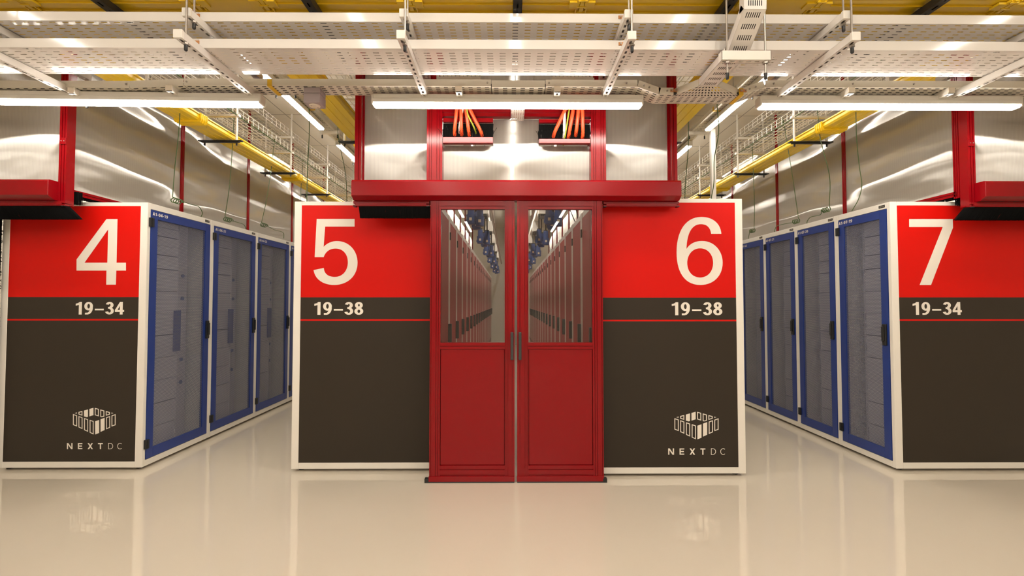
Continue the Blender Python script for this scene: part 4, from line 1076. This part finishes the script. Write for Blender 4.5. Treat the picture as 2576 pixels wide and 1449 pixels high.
gw([(777, 240), (778, 330), (774, 420), (772, 500), (776, 522)], -1.69, 'left', 'green wire dropping from the detector box')
gw([(850, 330), (858, 380), (868, 430), (872, 480), (872, 566)], -1.69, 'left', 'green wire beside the left inner duct')
gw([(2153, 272), (2155, 350), (2162, 420), (2168, 465), (2160, 500), (2143, 531)], XWR, 'right', 'plain green wire dropping to the rack coded A1-07-19')
gw([(2056, 275), (2064, 350), (2082, 420), (2088, 460), (2086, 520), (2066, 528), (2064, 540), (2040, 546), (2031, 556), (2030, 564)], XWR, 'right', 'curly green wire dropping to the rack coded A1-07-20', (5,))
gw([(1970, 300), (1980, 360), (1993, 440), (2003, 510), (2009, 550), (1995, 560), (1970, 564), (1953, 570), (1948, 585)], XWR, 'right', 'curly green wire dropping to the rack coded A1-07-21', (5,))
gw([(1892, 363), (1895, 430), (1898, 520), (1897, 575), (1886, 584), (1882, 602)], XWR, 'right', 'curly green wire dropping to the rack coded A1-07-22', (4,))
gw([(1804, 262), (1808, 330), (1797, 400), (1796, 460), (1787, 510), (1787, 524)], 1.72, 'right', 'green wire running down beside the white pole')
gw([(1732, 318), (1731, 380), (1725, 450), (1722, 520), (1722, 554)], 1.72, 'right', 'green wire beside the right inner duct')
for side, x in (('left', -2.83), ('right', 3.0)):
    m_ = MB(); pts = [(x + random.uniform(-.004, .004), 3.4 + .5 * i, 3.262 + random.uniform(-.006, .004)) for i in range(20)]
    m_.tube(curve_pts(pts, 4), .005, 6); tag(m_.build('earth_wire', 'green'), f'green wire clipped along the lower basket of the {side} aisle', 'wire')

# ------------------------------------------------------------------ closed middle aisle: busways, boxes, blue plugs
def plug(c, label, group):
    R = root('power_connector', c, label, 'power connector', group); x, y, z = c
    MB().tube([(x, y, z), (x, y, z + .005), (x, y, z + .05), (x, y, z + .09), (x, y, z + .10), (x, y, z + .19), (x, y, z + .195)], [.038, .044, .046, .046, .036, .033, .028], 16).build('shell', 'plug_blue', R)
    MB().tube([(x, y, z + .085), (x, y, z + .10)], .049, 16).build('collar', 'plug_blue', R)
    MB().tube([(x, y, z + .19), (x, y, z + .21)], .028, 14).build('gland', 'handle', R)
    MB().tube([(x, y, z + .21), (x, y, z + .42)], .009, 8).build('cable_tail', 'bcable', R)
    m_ = MB(); m_.box(x - .014, x + .014, y - .050, y - .045, z + .035, z + .065); m_.build('sticker', 'cream', R)
    m_ = MB(); m_.box(x - .052, x - .036, y - .02, y + .02, z + .02, z + .05); m_.build('latch', 'plug_blue', R)
    return R
proto = None
for side, sx, offs in (('left', -.38, (-.02, .075)), ('right', .47, (-.05, .045))):
    R = root('busway', (sx, 4.2, 2.72), f'white overhead busway of the closed middle aisle, {side} side', 'busway', 'busways in the closed middle aisle')
    MB().box(sx - .035, sx + .035, 4.2, 14.4, 2.72, 2.83).build('rail', 'grey_white', R, bevel=.004)
    m_ = MB(); xs2 = sx + (.15 if side == 'left' else -.15)
    L = 10.; m_.plate((xs2, 4.3, 2.44), (0, L, 0), (0, 0, .05), 160, 1, .5, .4); m_.box(xs2 - .02, xs2 + .02, 4.3, 14.3, 2.49, 2.495); m_.build('slotted_strip', 'grey_white', R)
    for k in range(4):
        MB().tube([(sx, 4.6 + 2.6 * k, 2.83), (sx, 4.6 + 2.6 * k, ZC)], .006, 6).build('rod', 'steel', R)
    for k in range(6):
        y = 4.85 + 1.6 * k
        b0 = root('tap_off_box', (sx, y, 2.5), f'white tap-off box on the {side} busway, {ORD[k]} from the door', 'power box', f'tap-off boxes on the {side} busway')
        MB().box(sx - .055, sx + .095, y - .05, y + .25, 2.54, 2.72).build('box_body', 'white', b0, bevel=.005)
        MB().box(sx - .03, sx + .07, y - .04, y + .2, 2.51, 2.54).build('outlet_plate', 'bcable', b0)
        for j, dx in enumerate(offs + ((offs[0] + offs[1]) / 2,)):
            c = Vector((sx + dx, y + (.0 if j < 2 else .22), 2.13 - (.0 if j == 0 else .02)))
            lab = f'blue power connector, {["left", "right", "rear"][j]} of the {ORD[k]} cluster seen through the {side} glass'
            if proto is None: proto = plug(c, lab, 'blue power connectors in the middle aisle'); pc = c.copy()
            else: shifted(proto, c - pc, lab)
# loose black cables above the racks inside, right
m_ = MB(); m_.tube(curve_pts([(.46, 4.9, 2.55), (.60, 4.95, 2.50), (.55, 5.05, 2.22), (.70, 5.1, 2.45), (.80, 5.15, 2.12)], 8), .006, 6)
m_.tube(curve_pts([(.50, 4.95, 2.55), (.62, 5.0, 2.30), (.58, 5.1, 2.55), (.78, 5.2, 2.14)], 8), .005, 6)
tag(m_.build('power_cable', 'bcable'), 'tangle of thin black cables above the right inner racks', 'cable')
